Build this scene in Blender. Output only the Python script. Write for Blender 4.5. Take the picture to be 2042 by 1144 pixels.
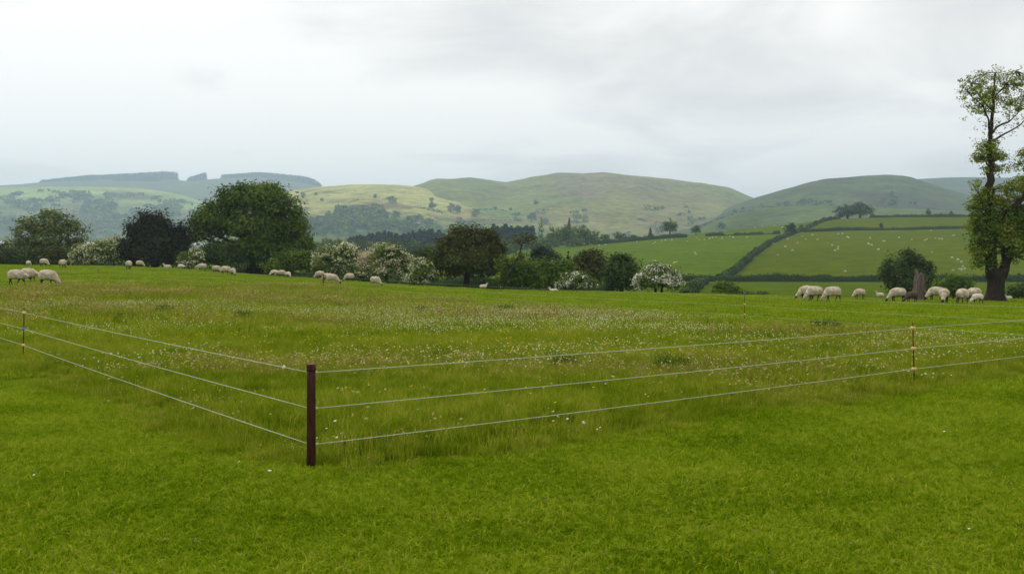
import bpy, bmesh, math, random
import numpy as np
from mathutils import Vector, Matrix

for o in list(bpy.data.objects):
    bpy.data.objects.remove(o, do_unlink=True)
S = bpy.context.scene
COL = S.collection
R = math.radians

# ------------------------------------------------------------------ camera
F, CX, HY, CH = 2100.0, 1021.0, 514.0, 1.63      # focal length, centre, eye level in photo pixels; eye height in m
cam_d = bpy.data.cameras.new('camera'); cam = bpy.data.objects.new('camera', cam_d); COL.objects.link(cam)
cam.location = (0, 0, CH); cam.rotation_euler = (R(90), 0, 0)
cam_d.sensor_width = 36; cam_d.lens = F / 2042 * 36; cam_d.shift_y = -58 / 2042
cam_d.clip_start = 0.1; cam_d.clip_end = 60000
S.camera = cam

# ------------------------------------------------------------------ world: overcast daylight
SUN_EL, SUN_AZ = R(52), R(-38)     # azimuth measured from +Y, negative = left of the view
world = bpy.data.worlds.new('World'); S.world = world; world.use_nodes = True
nt = world.node_tree; nt.nodes.clear()
def N(tree, typ, **kw):
    n = tree.nodes.new(typ)
    for k, v in kw.items():
        if k == 'inp':
            for i, val in v.items(): n.inputs[i].default_value = val
        else: setattr(n, k, v)
    return n
L = nt.links.new
sky = N(nt, 'ShaderNodeTexSky', sky_type='NISHITA', sun_disc=False, sun_elevation=SUN_EL, sun_rotation=SUN_AZ,
        air_density=1.0, dust_density=2.0)
skym = N(nt, 'ShaderNodeVectorMath', operation='SCALE'); skym.inputs['Scale'].default_value = 0.12
L(sky.outputs[0], skym.inputs[0])
tc = N(nt, 'ShaderNodeTexCoord')
sep = N(nt, 'ShaderNodeSeparateXYZ'); L(tc.outputs['Generated'], sep.inputs[0])
def M(op, a, b=None, c=None, tree=nt, clamp=False):
    n = tree.nodes.new('ShaderNodeMath'); n.operation = op; n.use_clamp = clamp
    for i, v in enumerate((a, b, c)):
        if v is None: continue
        if isinstance(v, (int, float)): n.inputs[i].default_value = v
        else: tree.links.new(v, n.inputs[i])
    return n.outputs[0]
zz = M('ADD', M('MAXIMUM', sep.outputs[2], 0.0), 0.22)
cmb = N(nt, 'ShaderNodeCombineXYZ')
L(M('DIVIDE', sep.outputs[0], zz), cmb.inputs[0]); L(M('DIVIDE', sep.outputs[1], zz), cmb.inputs[1])
mp = N(nt, 'ShaderNodeMapping'); L(cmb.outputs[0], mp.inputs[0])
mp.inputs['Location'].default_value = (0.35, 0.1, 3.1); mp.inputs['Scale'].default_value = (1.0, 1.1, 1)
cn = N(nt, 'ShaderNodeTexNoise', inp={'Scale': 1.5, 'Detail': 7.0, 'Roughness': 0.52, 'Distortion': 0.5}); L(mp.outputs[0], cn.inputs['Vector'])
# one broad darker bank of cloud overhead-ahead, as in the photograph
def bank(cx, cz, wx, wz):
    a = M('DIVIDE', M('SUBTRACT', M('DIVIDE', sep.outputs[0], M('MAXIMUM', sep.outputs[1], 0.05)), cx), wx)
    b = M('DIVIDE', M('SUBTRACT', M('DIVIDE', sep.outputs[2], M('MAXIMUM', sep.outputs[1], 0.05)), cz), wz)
    r2 = M('ADD', M('MULTIPLY', a, a), M('MULTIPLY', b, b))
    g = M('EXPONENT', M('MULTIPLY', r2, -1.0))
    return g
bk = M('ADD', bank(0.02, 0.215, 0.19, 0.055), bank(0.45, 0.255, 0.17, 0.04))
val = M('ADD', M('SUBTRACT', M('ADD', cn.outputs[0], 0.07), M('MULTIPLY', bk, 0.15)), M('MULTIPLY', bank(-0.40, 0.13, 0.30, 0.12), 0.14))
ramp = N(nt, 'ShaderNodeValToRGB'); L(val, ramp.inputs[0])
e = ramp.color_ramp.elements
e[0].position = 0.26; e[0].color = (0.77, 0.75, 0.735, 1)
e[1].position = 0.64; e[1].color = (1.28, 1.215, 1.13, 1)
m1 = e.new(0.45); m1.color = (1.00, 0.95, 0.89, 1)
mix = N(nt, 'ShaderNodeMix', data_type='RGBA'); mix.inputs[0].default_value = 0.93
L(skym.outputs[0], mix.inputs[6]); L(ramp.outputs[0], mix.inputs[7])
bg = N(nt, 'ShaderNodeBackground', inp={'Strength': 1.0}); L(mix.outputs[2], bg.inputs[0])
out = N(nt, 'ShaderNodeOutputWorld'); L(bg.outputs[0], out.inputs[0])

sd = bpy.data.lights.new('sun', 'SUN'); so = bpy.data.objects.new('sun', sd); COL.objects.link(so)
sd.energy = 1.5; sd.angle = R(12); sd.color = (1.0, 0.95, 0.86)
so.rotation_euler = Vector((-math.sin(SUN_AZ) * math.cos(SUN_EL), -math.cos(SUN_AZ) * math.cos(SUN_EL), -math.sin(SUN_EL))).to_track_quat('-Z', 'Y').to_euler()
so.location = (-40, 40, 80)

vs = S.view_settings
vs.view_transform = 'Standard'; vs.look = 'None'; vs.exposure = 0.0; vs.gamma = 1.0; vs.use_curve_mapping = False
cy = S.cycles
cy.use_denoising = True; cy.max_bounces = 5; cy.diffuse_bounces = 2; cy.glossy_bounces = 1; cy.transmission_bounces = 4
cy.volume_bounces = 2; cy.transparent_max_bounces = 4; cy.use_adaptive_sampling = True; cy.adaptive_threshold = 0.01
try: cy.denoiser = 'OPENIMAGEDENOISE'; cy.denoising_input_passes = 'RGB_ALBEDO_NORMAL'
except Exception: pass
rng = np.random.default_rng(7)

# ------------------------------------------------------------------ helpers
def tag(o, label=None, cat=None, group=None, kind=None):
    if label: o['label'] = label
    if cat: o['category'] = cat
    if group: o['group'] = group
    if kind: o['kind'] = kind
    return o

def link(name, me, parent=None, loc=None):
    o = bpy.data.objects.new(name, me); COL.objects.link(o)
    if parent is not None: o.parent = parent
    if loc is not None: o.location = loc
    return o

def empty(name, loc, rz=0, sc=1):
    o = bpy.data.objects.new(name, None); COL.objects.link(o)
    o.location = loc; o.rotation_euler = (0, 0, rz); o.scale = (sc, sc, sc); o.empty_display_size = 0.2
    return o

def mesh(name, V, faces, mats=(), tone=None, matidx=None, smooth=False, col=None):
    """faces: list of (n,k) int arrays"""
    me = bpy.data.meshes.new(name)
    V = np.asarray(V, np.float32)
    faces = [np.asarray(f, np.int32) for f in faces if len(f)]
    nl = sum(f.size for f in faces); nf = sum(len(f) for f in faces)
    me.vertices.add(len(V)); me.vertices.foreach_set('co', V.ravel())
    me.loops.add(nl); me.loops.foreach_set('vertex_index', np.concatenate([f.ravel() for f in faces]))
    me.polygons.add(nf)
    sizes = np.concatenate([np.full(len(f), f.shape[1], np.int32) for f in faces])
    me.polygons.foreach_set('loop_start', np.concatenate([[0], np.cumsum(sizes)[:-1]]).astype(np.int32))
    for m in mats: me.materials.append(m)
    if matidx is not None: me.polygons.foreach_set('material_index', np.asarray(matidx, np.int32))
    if smooth: me.polygons.foreach_set('use_smooth', np.ones(nf, bool))
    me.update(calc_edges=True)
    if tone is not None:
        a = me.attributes.new('tone', 'FLOAT', 'FACE'); a.data.foreach_set('value', np.asarray(tone, np.float32))
    if col is not None:
        a = me.attributes.new('Col', 'FLOAT_COLOR', 'POINT')
        c = np.ones((len(V), 4), np.float32); c[:, :3] = col; a.data.foreach_set('color', c.ravel())
    return me

def hash2(ix, iy, seed):
    h = (ix.astype(np.int64) * 374761393 + iy.astype(np.int64) * 668265263 + seed * 1442695041) & 0xffffffff
    h = ((h ^ (h >> 13)) * 1274126177) & 0xffffffff
    return ((h ^ (h >> 16)) & 0xffff) / 65535.0
def vnoise(x, y, seed=0):
    x = np.asarray(x, float); y = np.asarray(y, float)
    ix = np.floor(x); iy = np.floor(y); fx = x - ix; fy = y - iy
    fx = fx * fx * (3 - 2 * fx); fy = fy * fy * (3 - 2 * fy)
    a = hash2(ix, iy, seed); b = hash2(ix + 1, iy, seed); c = hash2(ix, iy + 1, seed); d = hash2(ix + 1, iy + 1, seed)
    return (a * (1 - fx) + b * fx) * (1 - fy) + (c * (1 - fx) + d * fx) * fy
def fbm(x, y, seed=0, oc=4):
    s = 0; a = 0.5; t = 0
    for i in range(oc):
        s = s + a * vnoise(x * 2 ** i, y * 2 ** i, seed + 17 * i); t += a; a *= 0.55
    return s / t

# ------------------------------------------------------------------ materials
def newmat(name):
    m = bpy.data.materials.new(name); m.use_nodes = True; m.node_tree.nodes.clear(); return m

def foliage(name, dark, mid, light, trans=0.25, pos_noise=0.0, rough=0.75, spec=0.06, fine=11):
    """diffuse + translucent leaf, colour from the face attribute tone"""
    m = newmat(name); t = m.node_tree; k = t.links.new
    at = N(t, 'ShaderNodeAttribute', attribute_name='tone')
    fac = at.outputs['Fac']
    if pos_noise:
        g = N(t, 'ShaderNodeNewGeometry')
        nz = N(t, 'ShaderNodeTexNoise', inp={'Scale': pos_noise, 'Detail': 3.0, 'Roughness': 0.6}); k(g.outputs['Position'], nz.inputs['Vector'])
        nf = N(t, 'ShaderNodeTexNoise', inp={'Scale': pos_noise * fine, 'Detail': 3.0, 'Roughness': 0.6}); k(g.outputs['Position'], nf.inputs['Vector'])
        a1 = M('MULTIPLY', M('SUBTRACT', fac, 0.5, tree=t), 1.0, tree=t)
        a2 = M('MULTIPLY', M('SUBTRACT', nz.outputs[0], 0.5, tree=t), 1.05, tree=t)
        a3 = M('MULTIPLY', M('SUBTRACT', nf.outputs[0], 0.5, tree=t), 1.5, tree=t)
        fac = M('ADD', M('ADD', a1, a2, tree=t), M('ADD', a3, 0.5, tree=t), tree=t)
    rp = N(t, 'ShaderNodeValToRGB'); k(fac, rp.inputs[0])
    el = rp.color_ramp.elements; el[0].position = 0.12; el[0].color = (*dark, 1); el[1].position = 0.9; el[1].color = (*light, 1)
    q = el.new(0.5); q.color = (*mid, 1)
    p = N(t, 'ShaderNodeBsdfPrincipled', inp={'Roughness': rough}); p.inputs['Specular IOR Level'].default_value = spec
    k(rp.outputs[0], p.inputs['Base Color'])
    tr = N(t, 'ShaderNodeBsdfTranslucent'); k(rp.outputs[0], tr.inputs[0])
    mx = N(t, 'ShaderNodeMixShader'); mx.inputs[0].default_value = trans
    k(p.outputs[0], mx.inputs[1]); k(tr.outputs[0], mx.inputs[2])
    o = N(t, 'ShaderNodeOutputMaterial'); k(mx.outputs[0], o.inputs[0])
    return m

def surf(name, c1, c2, scale=8.0, rough=0.85, bump=0.3, stretch=(1, 1, 1), bdist=0.02, detail=5.0):
    m = newmat(name); t = m.node_tree; k = t.links.new
    tcn = N(t, 'ShaderNodeTexCoord'); mpn = N(t, 'ShaderNodeMapping'); mpn.inputs['Scale'].default_value = stretch
    k(tcn.outputs['Object'], mpn.inputs[0])
    nz = N(t, 'ShaderNodeTexNoise', inp={'Scale': scale, 'Detail': detail, 'Roughness': 0.6}); k(mpn.outputs[0], nz.inputs['Vector'])
    rp = N(t, 'ShaderNodeValToRGB'); k(nz.outputs[0], rp.inputs[0])
    el = rp.color_ramp.elements; el[0].position = 0.3; el[0].color = (*c1, 1); el[1].position = 0.7; el[1].color = (*c2, 1)
    p = N(t, 'ShaderNodeBsdfPrincipled', inp={'Roughness': rough}); p.inputs['Specular IOR Level'].default_value = 0.1
    k(rp.outputs[0], p.inputs['Base Color'])
    if bump:
        b = N(t, 'ShaderNodeBump', inp={'Strength': bump, 'Distance': bdist}); k(nz.outputs[0], b.inputs['Height']); k(b.outputs[0], p.inputs['Normal'])
    o = N(t, 'ShaderNodeOutputMaterial'); k(p.outputs[0], o.inputs[0])
    return m

def terrain_mat(name, s1, s2, amp1, amp2, bump_d):
    """vertex colour of the land cover, mottled by two scales of noise"""
    m = newmat(name); t = m.node_tree; k = t.links.new
    at = N(t, 'ShaderNodeAttribute', attribute_name='Col')
    g = N(t, 'ShaderNodeNewGeometry')
    n1 = N(t, 'ShaderNodeTexNoise', inp={'Scale': s1, 'Detail': 6.0, 'Roughness': 0.65}); k(g.outputs['Position'], n1.inputs['Vector'])
    n2 = N(t, 'ShaderNodeTexNoise', inp={'Scale': s2, 'Detail': 4.0, 'Roughness': 0.6}); k(g.outputs['Position'], n2.inputs['Vector'])
    v = M('ADD', M('MULTIPLY', M('SUBTRACT', n1.outputs[0], 0.5, tree=t), amp1, tree=t), M('MULTIPLY', M('SUBTRACT', n2.outputs[0], 0.5, tree=t), amp2, tree=t), tree=t)
    sc = N(t, 'ShaderNodeVectorMath', operation='SCALE'); k(at.outputs['Color'], sc.inputs[0]); k(M('ADD', v, 1.0, tree=t), sc.inputs['Scale'])
    p = N(t, 'ShaderNodeBsdfPrincipled', inp={'Roughness': 0.95}); p.inputs['Specular IOR Level'].default_value = 0.0
    k(sc.outputs[0], p.inputs['Base Color'])
    b = N(t, 'ShaderNodeBump', inp={'Strength': 0.6, 'Distance': bump_d}); k(n1.outputs[0], b.inputs['Height']); k(b.outputs[0], p.inputs['Normal'])
    o = N(t, 'ShaderNodeOutputMaterial'); k(p.outputs[0], o.inputs[0])
    return m

MAT = {}
MAT['ground'] = terrain_mat('pasture', 0.9, 0.14, 1.3, 1.0, 0.06)
MAT['moor'] = terrain_mat('moorland', 0.06, 0.012, 2.6, 1.6, 5.0)
MAT['lawn'] = foliage('short_grass', (0.09, 0.165, 0.003), (0.225, 0.335, 0.006), (0.38, 0.425, 0.04), 0.35, 0.7, spec=0.0, fine=24)
MAT['meadow'] = foliage('meadow_grass', (0.095, 0.165, 0.004), (0.225, 0.305, 0.008), (0.38, 0.38, 0.05), 0.38, 0.35, spec=0.0)
MAT['seed'] = foliage('grass_seed_heads', (0.20, 0.13, 0.035), (0.31, 0.235, 0.06), (0.44, 0.38, 0.13), 0.3)
MAT['lush'] = foliage('lush_grass', (0.05, 0.11, 0.004), (0.085, 0.165, 0.006), (0.14, 0.22, 0.012), 0.35)
MAT['white'] = foliage('white_petals', (0.58, 0.58, 0.46), (0.68, 0.68, 0.56), (0.80, 0.80, 0.72), 0.2)
MAT['cream'] = foliage('cream_blossom', (0.38, 0.39, 0.20), (0.52, 0.52, 0.31), (0.68, 0.67, 0.47), 0.25)
MAT['pinkcream'] = foliage('fading_pink_blossom', (0.38, 0.27, 0.18), (0.50, 0.40, 0.27), (0.60, 0.55, 0.40), 0.25)
MAT['yellow'] = foliage('buttercup_petals', (0.58, 0.46, 0.02), (0.66, 0.54, 0.03), (0.76, 0.64, 0.05), 0.2)
MAT['oak'] = foliage('oak_leaves', (0.030, 0.064, 0.004), (0.075, 0.128, 0.010), (0.17, 0.235, 0.024), 0.22)
MAT['ashl'] = foliage('sage_leaves', (0.07, 0.095, 0.022), (0.135, 0.175, 0.045), (0.22, 0.27, 0.085), 0.28)
MAT['purple'] = foliage('dark_bronze_leaves', (0.018, 0.022, 0.012), (0.03, 0.034, 0.017), (0.055, 0.058, 0.026), 0.18)
MAT['olive'] = foliage('brownish_olive_leaves', (0.034, 0.043, 0.008), (0.066, 0.076, 0.014), (0.115, 0.128, 0.028), 0.22)
MAT['bright'] = foliage('bright_green_leaves', (0.04, 0.075, 0.008), (0.085, 0.145, 0.014), (0.145, 0.22, 0.028), 0.28)
MAT['dark'] = foliage('dark_green_leaves', (0.026, 0.050, 0.012), (0.048, 0.084, 0.018), (0.088, 0.138, 0.03), 0.2)
MAT['conifer'] = foliage('conifer_needles', (0.012, 0.026, 0.014), (0.022, 0.042, 0.02), (0.04, 0.065, 0.03), 0.1)
MAT['young'] = foliage('young_yellow_green_leaves', (0.11, 0.145, 0.012), (0.22, 0.275, 0.028), (0.36, 0.40, 0.07), 0.45)
MAT['hedge'] = foliage('hedge_leaves', (0.022, 0.043, 0.011), (0.042, 0.076, 0.017), (0.078, 0.128, 0.028), 0.2)
MAT['bark'] = surf('bark', (0.035, 0.028, 0.02), (0.11, 0.09, 0.065), 3.0, bump=0.8, stretch=(3, 3, 0.7), bdist=0.08)
MAT['barkdark'] = surf('dark_bark', (0.012, 0.010, 0.007), (0.045, 0.037, 0.027), 3.0, bump=0.8, stretch=(3, 3, 0.7), bdist=0.08)
MAT['dead'] = surf('weathered_dead_wood', (0.03, 0.025, 0.020), (0.20, 0.165, 0.135), 3.5, bump=0.9, stretch=(4, 4, 0.5), bdist=0.08)
MAT['post'] = surf('stained_post', (0.022, 0.008, 0.006), (0.065, 0.022, 0.016), 14.0, rough=0.7, bump=0.5, stretch=(3, 3, 0.5), bdist=0.004)
MAT['posttop'] = surf('post_end_grain', (0.10, 0.055, 0.045), (0.20, 0.12, 0.10), 40.0, rough=0.8, bump=0.3, bdist=0.002)
MAT['rod'] = surf('rusty_rod', (0.07, 0.03, 0.012), (0.16, 0.07, 0.025), 30.0, rough=0.7, bump=0.2, bdist=0.001)
MAT['insul'] = surf('yellow_plastic', (0.55, 0.38, 0.12), (0.68, 0.5, 0.2), 20, rough=0.5, bump=0)
MAT['blue'] = surf('blue_plastic', (0.03, 0.08, 0.45), (0.05, 0.13, 0.6), 20, rough=0.5, bump=0)
MAT['wire'] = surf('white_electric_twine', (0.42, 0.45, 0.34), (0.60, 0.62, 0.52), 60, rough=0.7, bump=0)
MAT['wool'] = surf('cream_wool', (0.27, 0.22, 0.15), (0.64, 0.57, 0.43), 5.0, rough=1.0, bump=0.7, bdist=0.03)
MAT['woold'] = surf('brown_wool', (0.05, 0.036, 0.027), (0.11, 0.080, 0.060), 9.0, rough=1.0, bump=0.7, bdist=0.03)
MAT['woolw'] = surf('white_lamb_wool', (0.52, 0.47, 0.37), (0.70, 0.65, 0.55), 12.0, rough=1.0, bump=0.6, bdist=0.02)
MAT['blackface'] = surf('black_hair', (0.012, 0.011, 0.011), (0.03, 0.027, 0.025), 20, rough=0.7, bump=0.2)
MAT['greyface'] = surf('pale_face_hair', (0.16, 0.13, 0.10), (0.40, 0.35, 0.28), 20, rough=0.8, bump=0.2)
MAT['greyleg'] = surf('mottled_leg_hair', (0.03, 0.025, 0.022), (0.11, 0.09, 0.075), 14, rough=0.8, bump=0.2)
MAT['wallp'] = surf('pale_render', (0.45, 0.42, 0.38), (0.6, 0.57, 0.52), 0.8, bump=0)
MAT['wallb'] = surf('brick_wall', (0.22, 0.12, 0.09), (0.32, 0.18, 0.13), 1.5, bump=0)
MAT['roofr'] = surf('red_tiles', (0.16, 0.075, 0.055), (0.24, 0.12, 0.09), 1.2, bump=0)
MAT['roofg'] = surf('slate_roof', (0.13, 0.13, 0.14), (0.2, 0.2, 0.21), 1.2, bump=0)
MAT['roofw'] = surf('pale_sheet_roof', (0.36, 0.37, 0.38), (0.48, 0.49, 0.5), 0.5, bump=0)
MAT['litter'] = surf('dead_leaf', (0.16, 0.10, 0.05), (0.40, 0.31, 0.17), 12, bump=0)

# ------------------------------------------------------------------ terrain
def lerp_tab(px, tab):
    return np.interp(px, [t[0] for t in tab], [t[1] for t in tab])
CREST_Y = [(-900, 524), (0, 528), (130, 529), (250, 531), (400, 539), (500, 547), (600, 553), (700, 560), (800, 567), (900, 573), (1000, 578),
           (1100, 580), (1200, 582), (1300, 584), (1400, 586), (1500, 588), (1600, 592), (1750, 595), (2042, 598), (3000, 602)]
CREST_D = [(-900, 120), (0, 117), (500, 112), (800, 98), (1000, 86), (1300, 74), (1600, 66), (2042, 64), (3000, 64)]
PXL = [-900, 0, 200, 400, 600, 800, 1000, 1200, 1330, 1400, 1500, 1600, 1650, 1700, 1800, 1930, 2042, 3000]
LAY = {
 180:  [560, 556, 556, 560, 566, 576, 584, 586, 585, 583, 580, 579, 579, 578, 578, 578, 578, 578],
 280:  [540, 536, 536, 540, 545, 550, 556, 560, 561, 562, 562, 562, 562, 562, 562, 562, 562, 560],
 420:  [515, 512, 512, 514, 518, 522, 527, 520, 513, 510, 506, 502, 500, 498, 496, 494, 494, 490],
 600:  [505, 502, 502, 503, 505, 506, 502, 488, 475, 472, 469, 465, 463, 461, 459, 456, 455, 450],
 750:  [497, 496, 496, 497, 500, 502, 500, 484, 474, 466, 456, 446, 440, 436, 434, 433, 432, 428],
 1000: [489, 488, 488, 489, 492, 494, 494, 489, 484, 480, 472, 464, 460, 457, 454, 450, 448, 445],
 1600: [480, 478, 478, 478, 475, 472, 474, 476, 477, 477, 476, 472, 470, 468, 465, 460, 458, 455],
 2600: [480, 478, 478, 478, 476, 475, 476, 477, 478, 478, 478, 476, 475, 474, 473, 472, 470, 470],
 9000: [505] * 18}

def pchip(xk, yk, x):
    h = np.diff(xk); dlt = np.diff(yk) / h
    m = np.zeros(len(xk))
    for i in range(1, len(xk) - 1):
        if dlt[i - 1] * dlt[i] > 0:
            w1 = 2 * h[i] + h[i - 1]; w2 = h[i] + 2 * h[i - 1]
            m[i] = (w1 + w2) / (w1 / dlt[i - 1] + w2 / dlt[i])
    m[0] = dlt[0]; m[-1] = dlt[-1]
    i = np.clip(np.searchsorted(xk, x) - 1, 0, len(xk) - 2)
    t = (x - xk[i]) / h[i]
    return ((1 + 2 * t) * (1 - t) ** 2 * yk[i] + t * (1 - t) ** 2 * h[i] * m[i] + t * t * (3 - 2 * t) * yk[i + 1] + t * t * (t - 1) * h[i] * m[i + 1])

TPX = np.arange(-1600, 3601, 10.0); TLY = np.linspace(math.log(10), math.log(9500), 700); TY = np.exp(TLY)
ZT = np.zeros((len(TPX), len(TLY)))
for i, px in enumerate(TPX):
    p = float(np.clip(px, -900, 3000))
    Dc = lerp_tab(p, CREST_D); zc = CH - (lerp_tab(p, CREST_Y) - HY) * Dc / F
    t = np.clip((TY - 18) / (Dc - 18), 0, 1); s = 0.5 * t + 0.5 * t * t * (3 - 2 * t)
    zf = zc * s
    xk = [math.log(Dc * 0.9), math.log(Dc), math.log(Dc * 1.28)]
    t9 = (Dc * 0.9 - 18) / (Dc - 18)
    yk = [zc * (0.5 * t9 + 0.5 * t9 * t9 * (3 - 2 * t9)), zc, zc - 0.075 * 0.28 * Dc]
    for d, row in LAY.items():
        xk.append(math.log(d)); yk.append(CH - (np.interp(p, PXL, row) - HY) * d / F)
    zb = pchip(np.array(xk), np.array(yk), TLY)
    ZT[i] = np.where(TY <= Dc, zf, zb)
    ZT[i][TY < 18] = 0
# soften across the sheet
for _ in range(3):
    ZT[1:-1] = 0.25 * ZT[:-2] + 0.5 * ZT[1:-1] + 0.25 * ZT[2:]

def gz(x, y):
    x = np.asarray(x, float); y = np.asarray(y, float)
    yy = np.maximum(y, 10.0); px = np.clip(CX + F * x / yy, TPX[0], TPX[-1] - 1e-6); ly = np.clip(np.log(yy), TLY[0], TLY[-1] - 1e-6)
    a = (px - TPX[0]) / 10.0; b = (ly - TLY[0]) / (TLY[1] - TLY[0])
    ia = np.clip(a.astype(int), 0, len(TPX) - 2); ib = np.clip(b.astype(int), 0, len(TLY) - 2); fa = a - ia; fb = b - ib
    z = (ZT[ia, ib] * (1 - fa) + ZT[ia + 1, ib] * fa) * (1 - fb) + (ZT[ia, ib + 1] * (1 - fa) + ZT[ia + 1, ib + 1] * fa) * fb
    return z + 0.05 * (fbm(x * 0.35, y * 0.35, 3, 3) - 0.5) * np.clip(y / 8, 0.3, 1) + 0.0
def gpt(px, d, dz=0.0):
    x = (px - CX) / F * d
    return Vector((x, d, float(gz(x, d)) + dz))
def pz(py, d): return CH - (py - HY) / F * d

# paddock: the corner post, then clockwise
PA, PB, PC, PF = (-1.55, 8.13), (-26.5, 42.8), (-12.0, 67.0), (10.3, 17.5)
def paddock_dist(x, y):
    """signed distance-like: >0 inside"""
    P = [PA, PB, PC, PF]; r = None
    for i in range(4):
        (x0, y0), (x1, y1) = P[i], P[(i + 1) % 4]
        l = math.hypot(x1 - x0, y1 - y0)
        s = ((x - x0) * (y1 - y0) - (y - y0) * (x1 - x0)) / l
        r = s if r is None else np.minimum(r, s)
    return r
def mixc(a, b, t):
    t = np.clip(t, 0, 1)[..., None]; return np.asarray(a) * (1 - t) + np.asarray(b) * t
def diag_px(d):       # the hedge that climbs the hillside, as bearing against depth
    return np.interp(d, [285, 300, 420, 560, 640], [1432, 1445, 1508, 1568, 1600])

def land_colour(x, y):
    n = fbm(x * 0.06, y * 0.06, 11); n2 = fbm(x * 0.9, y * 0.9, 5)
    c = mixc((0.065, 0.10, 0.004), (0.085, 0.12, 0.006), n * 1.6 - 0.3)
    ins = paddock_dist(x, y) + 0.45 + 0.5 * (n2 - 0.5)
    c = mixc(c, (0.06, 0.09, 0.004), ins / 0.4)
    beyond = np.clip((y - 40) / 15, 0, 1) * (paddock_dist(x, y) < 0)
    c = mixc(c, mixc((0.085, 0.125, 0.008), (0.11, 0.145, 0.012), n * 1.8 - 0.4), beyond)
    px = CX + F * x / np.maximum(y, 10)
    Dc = np.interp(px, [t[0] for t in CREST_D], [t[1] for t in CREST_D])
    low = np.clip((y - Dc * 1.05) / 5, 0, 1)
    c = mixc(c, mixc((0.060, 0.098, 0.006), (0.078, 0.112, 0.009), n), low)
    right = (px > diag_px(y)).astype(float)
    hill = np.clip((y - 285) / 3, 0, 1)
    ncol = fbm(x * 0.012, y * 0.012, 23)
    hl = mixc((0.066, 0.114, 0.006), (0.088, 0.132, 0.009), ncol * 2 - 0.5); hr = mixc((0.066, 0.096, 0.004), (0.088, 0.114, 0.007), ncol * 2 - 0.5)
    c = mixc(c, hl * (1 - right[..., None]) + hr * right[..., None], hill)
    # valley patchwork beyond
    far = np.clip((y - 800) / 60, 0, 1)
    cell = hash2(np.floor((x + 60 * fbm(x * .004, y * .004, 2)) / 190), np.floor((y + 80 * fbm(x * .004, y * .004, 4)) / 260), 9)
    cf = mixc((0.06, 0.09, 0.022), (0.115, 0.14, 0.04), cell)
    return mixc(c, cf, far)

def grid_faces(nr, nc):
    i = np.arange((nr - 1) * nc).reshape(nr - 1, nc)[:, :-1].ravel()
    return np.stack([i, i + 1, i + nc + 1, i + nc], 1)
ys = np.concatenate([np.linspace(-10, 4, 15), np.linspace(4.4, 30, 150), np.exp(np.linspace(math.log(30.4), math.log(140), 150)),
                     np.exp(np.linspace(math.log(142), math.log(9000), 230))])
ws = np.linspace(-0.95, 0.95, 361)
Xg = ws[None, :] * (ys[:, None] + 14); Yg = np.repeat(ys[:, None], len(ws), 1)
Zg = gz(Xg, Yg)
gv = np.stack([Xg, Yg, Zg], -1).reshape(-1, 3)
gcol = land_colour(Xg, Yg).reshape(-1, 3)
ground = link('ground', mesh('ground', gv, [grid_faces(len(ys), len(ws))], [MAT['ground']], smooth=True, col=gcol))
tag(ground, 'green pasture land rolling from the mown grass to the valley', 'ground', kind='structure')

# ------------------------------------------------------------------ far hills
class Hill: pass
def hill(name, label, d0, d1, skyline, base, colf, amp=14, seed=1, shape=0.9, wl=330, rows=80, cols=240):
    pxs = np.linspace(skyline[0][0], skyline[-1][0], cols)
    v = np.concatenate([np.linspace(0, 1, rows), np.linspace(1.02, 1.5, 18)])
    top = lerp_tab(pxs, skyline); bas = lerp_tab(pxs, base)
    k = np.array([1, 2, 3, 2, 1.]); k /= k.sum()
    top = np.convolve(np.pad(top, 2, 'edge'), k, 'valid')
    D = d0 + (d1 - d0) * v
    Z1 = CH - (top - HY) / F * d1; Z0 = CH - (bas - HY) / F * d0
    vv = np.clip(v, 0, 1)
    sh = np.sin(vv * math.pi / 2) ** shape
    Z = Z0[None] + (Z1 - Z0)[None] * sh[:, None]
    back = np.clip(v - 1, 0, None)
    Z = Z - (Z1 - Z0)[None] * (back[:, None] * 1.3 + back[:, None] ** 2)
    X = (pxs[None] - CX) / F * np.where(v > 1, d1, D)[:, None]
    Y = np.repeat(D[:, None], cols, 1)
    warp = 260 * (fbm(X / 900, Y / 900, seed + 50) - 0.5)
    g = fbm((X + warp) / wl, Y / (wl * 3.2), seed, 4)
    g = 1 - np.abs(2 * g - 1) * 1.6
    env = (np.clip(vv, 0, 1) ** 0.7 * np.clip((0.98 - vv) / 0.5, 0, 1) ** 1.3)[:, None]
    Z = Z + amp * (g - 0.95) * 1.2 * env + amp * 0.4 * (fbm(X / 160, Y / 160, seed + 9) - 0.8) * env
    P = np.stack([X, Y, Z], -1)
    col = colf(np.repeat(pxs[None], len(v), 0), np.repeat(v[:, None], cols, 1), X, Y)
    o = link(name, mesh(name, P.reshape(-1, 3), [grid_faces(len(v), cols)], [MAT['moor']], smooth=True, col=col.reshape(-1, 3)))
    tag(o, label, 'hill', kind='structure')
    h = Hill(); h.P, h.pxs, h.v = P[:rows], pxs, v[:rows]
    def at(px, vq):
        a = np.clip(np.interp(px, pxs, np.arange(cols)), 0, cols - 1.001); b = np.clip(np.asarray(vq) * (rows - 1), 0, rows - 1.001)
        ia = a.astype(int); ib = b.astype(int); fa = (a - ia)[..., None]; fb = (b - ib)[..., None]; Q = h.P
        return (Q[ib, ia] * (1 - fa) + Q[ib, ia + 1] * fa) * (1 - fb) + (Q[ib + 1, ia] * (1 - fa) + Q[ib + 1, ia + 1] * fa) * fb
    h.at = at
    def at_py(px, py):
        best = None
        for q in np.linspace(0, 1, 160):
            p = at(np.array([float(px)]), np.array([q]))[0]
            e = abs(HY - (p[2] - CH) * F / p[1] - py)
            if best is None or e < best[0]: best = (e, q, p)
        return best[2], best[1]
    h.at_py = at_py
    return h

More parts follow.
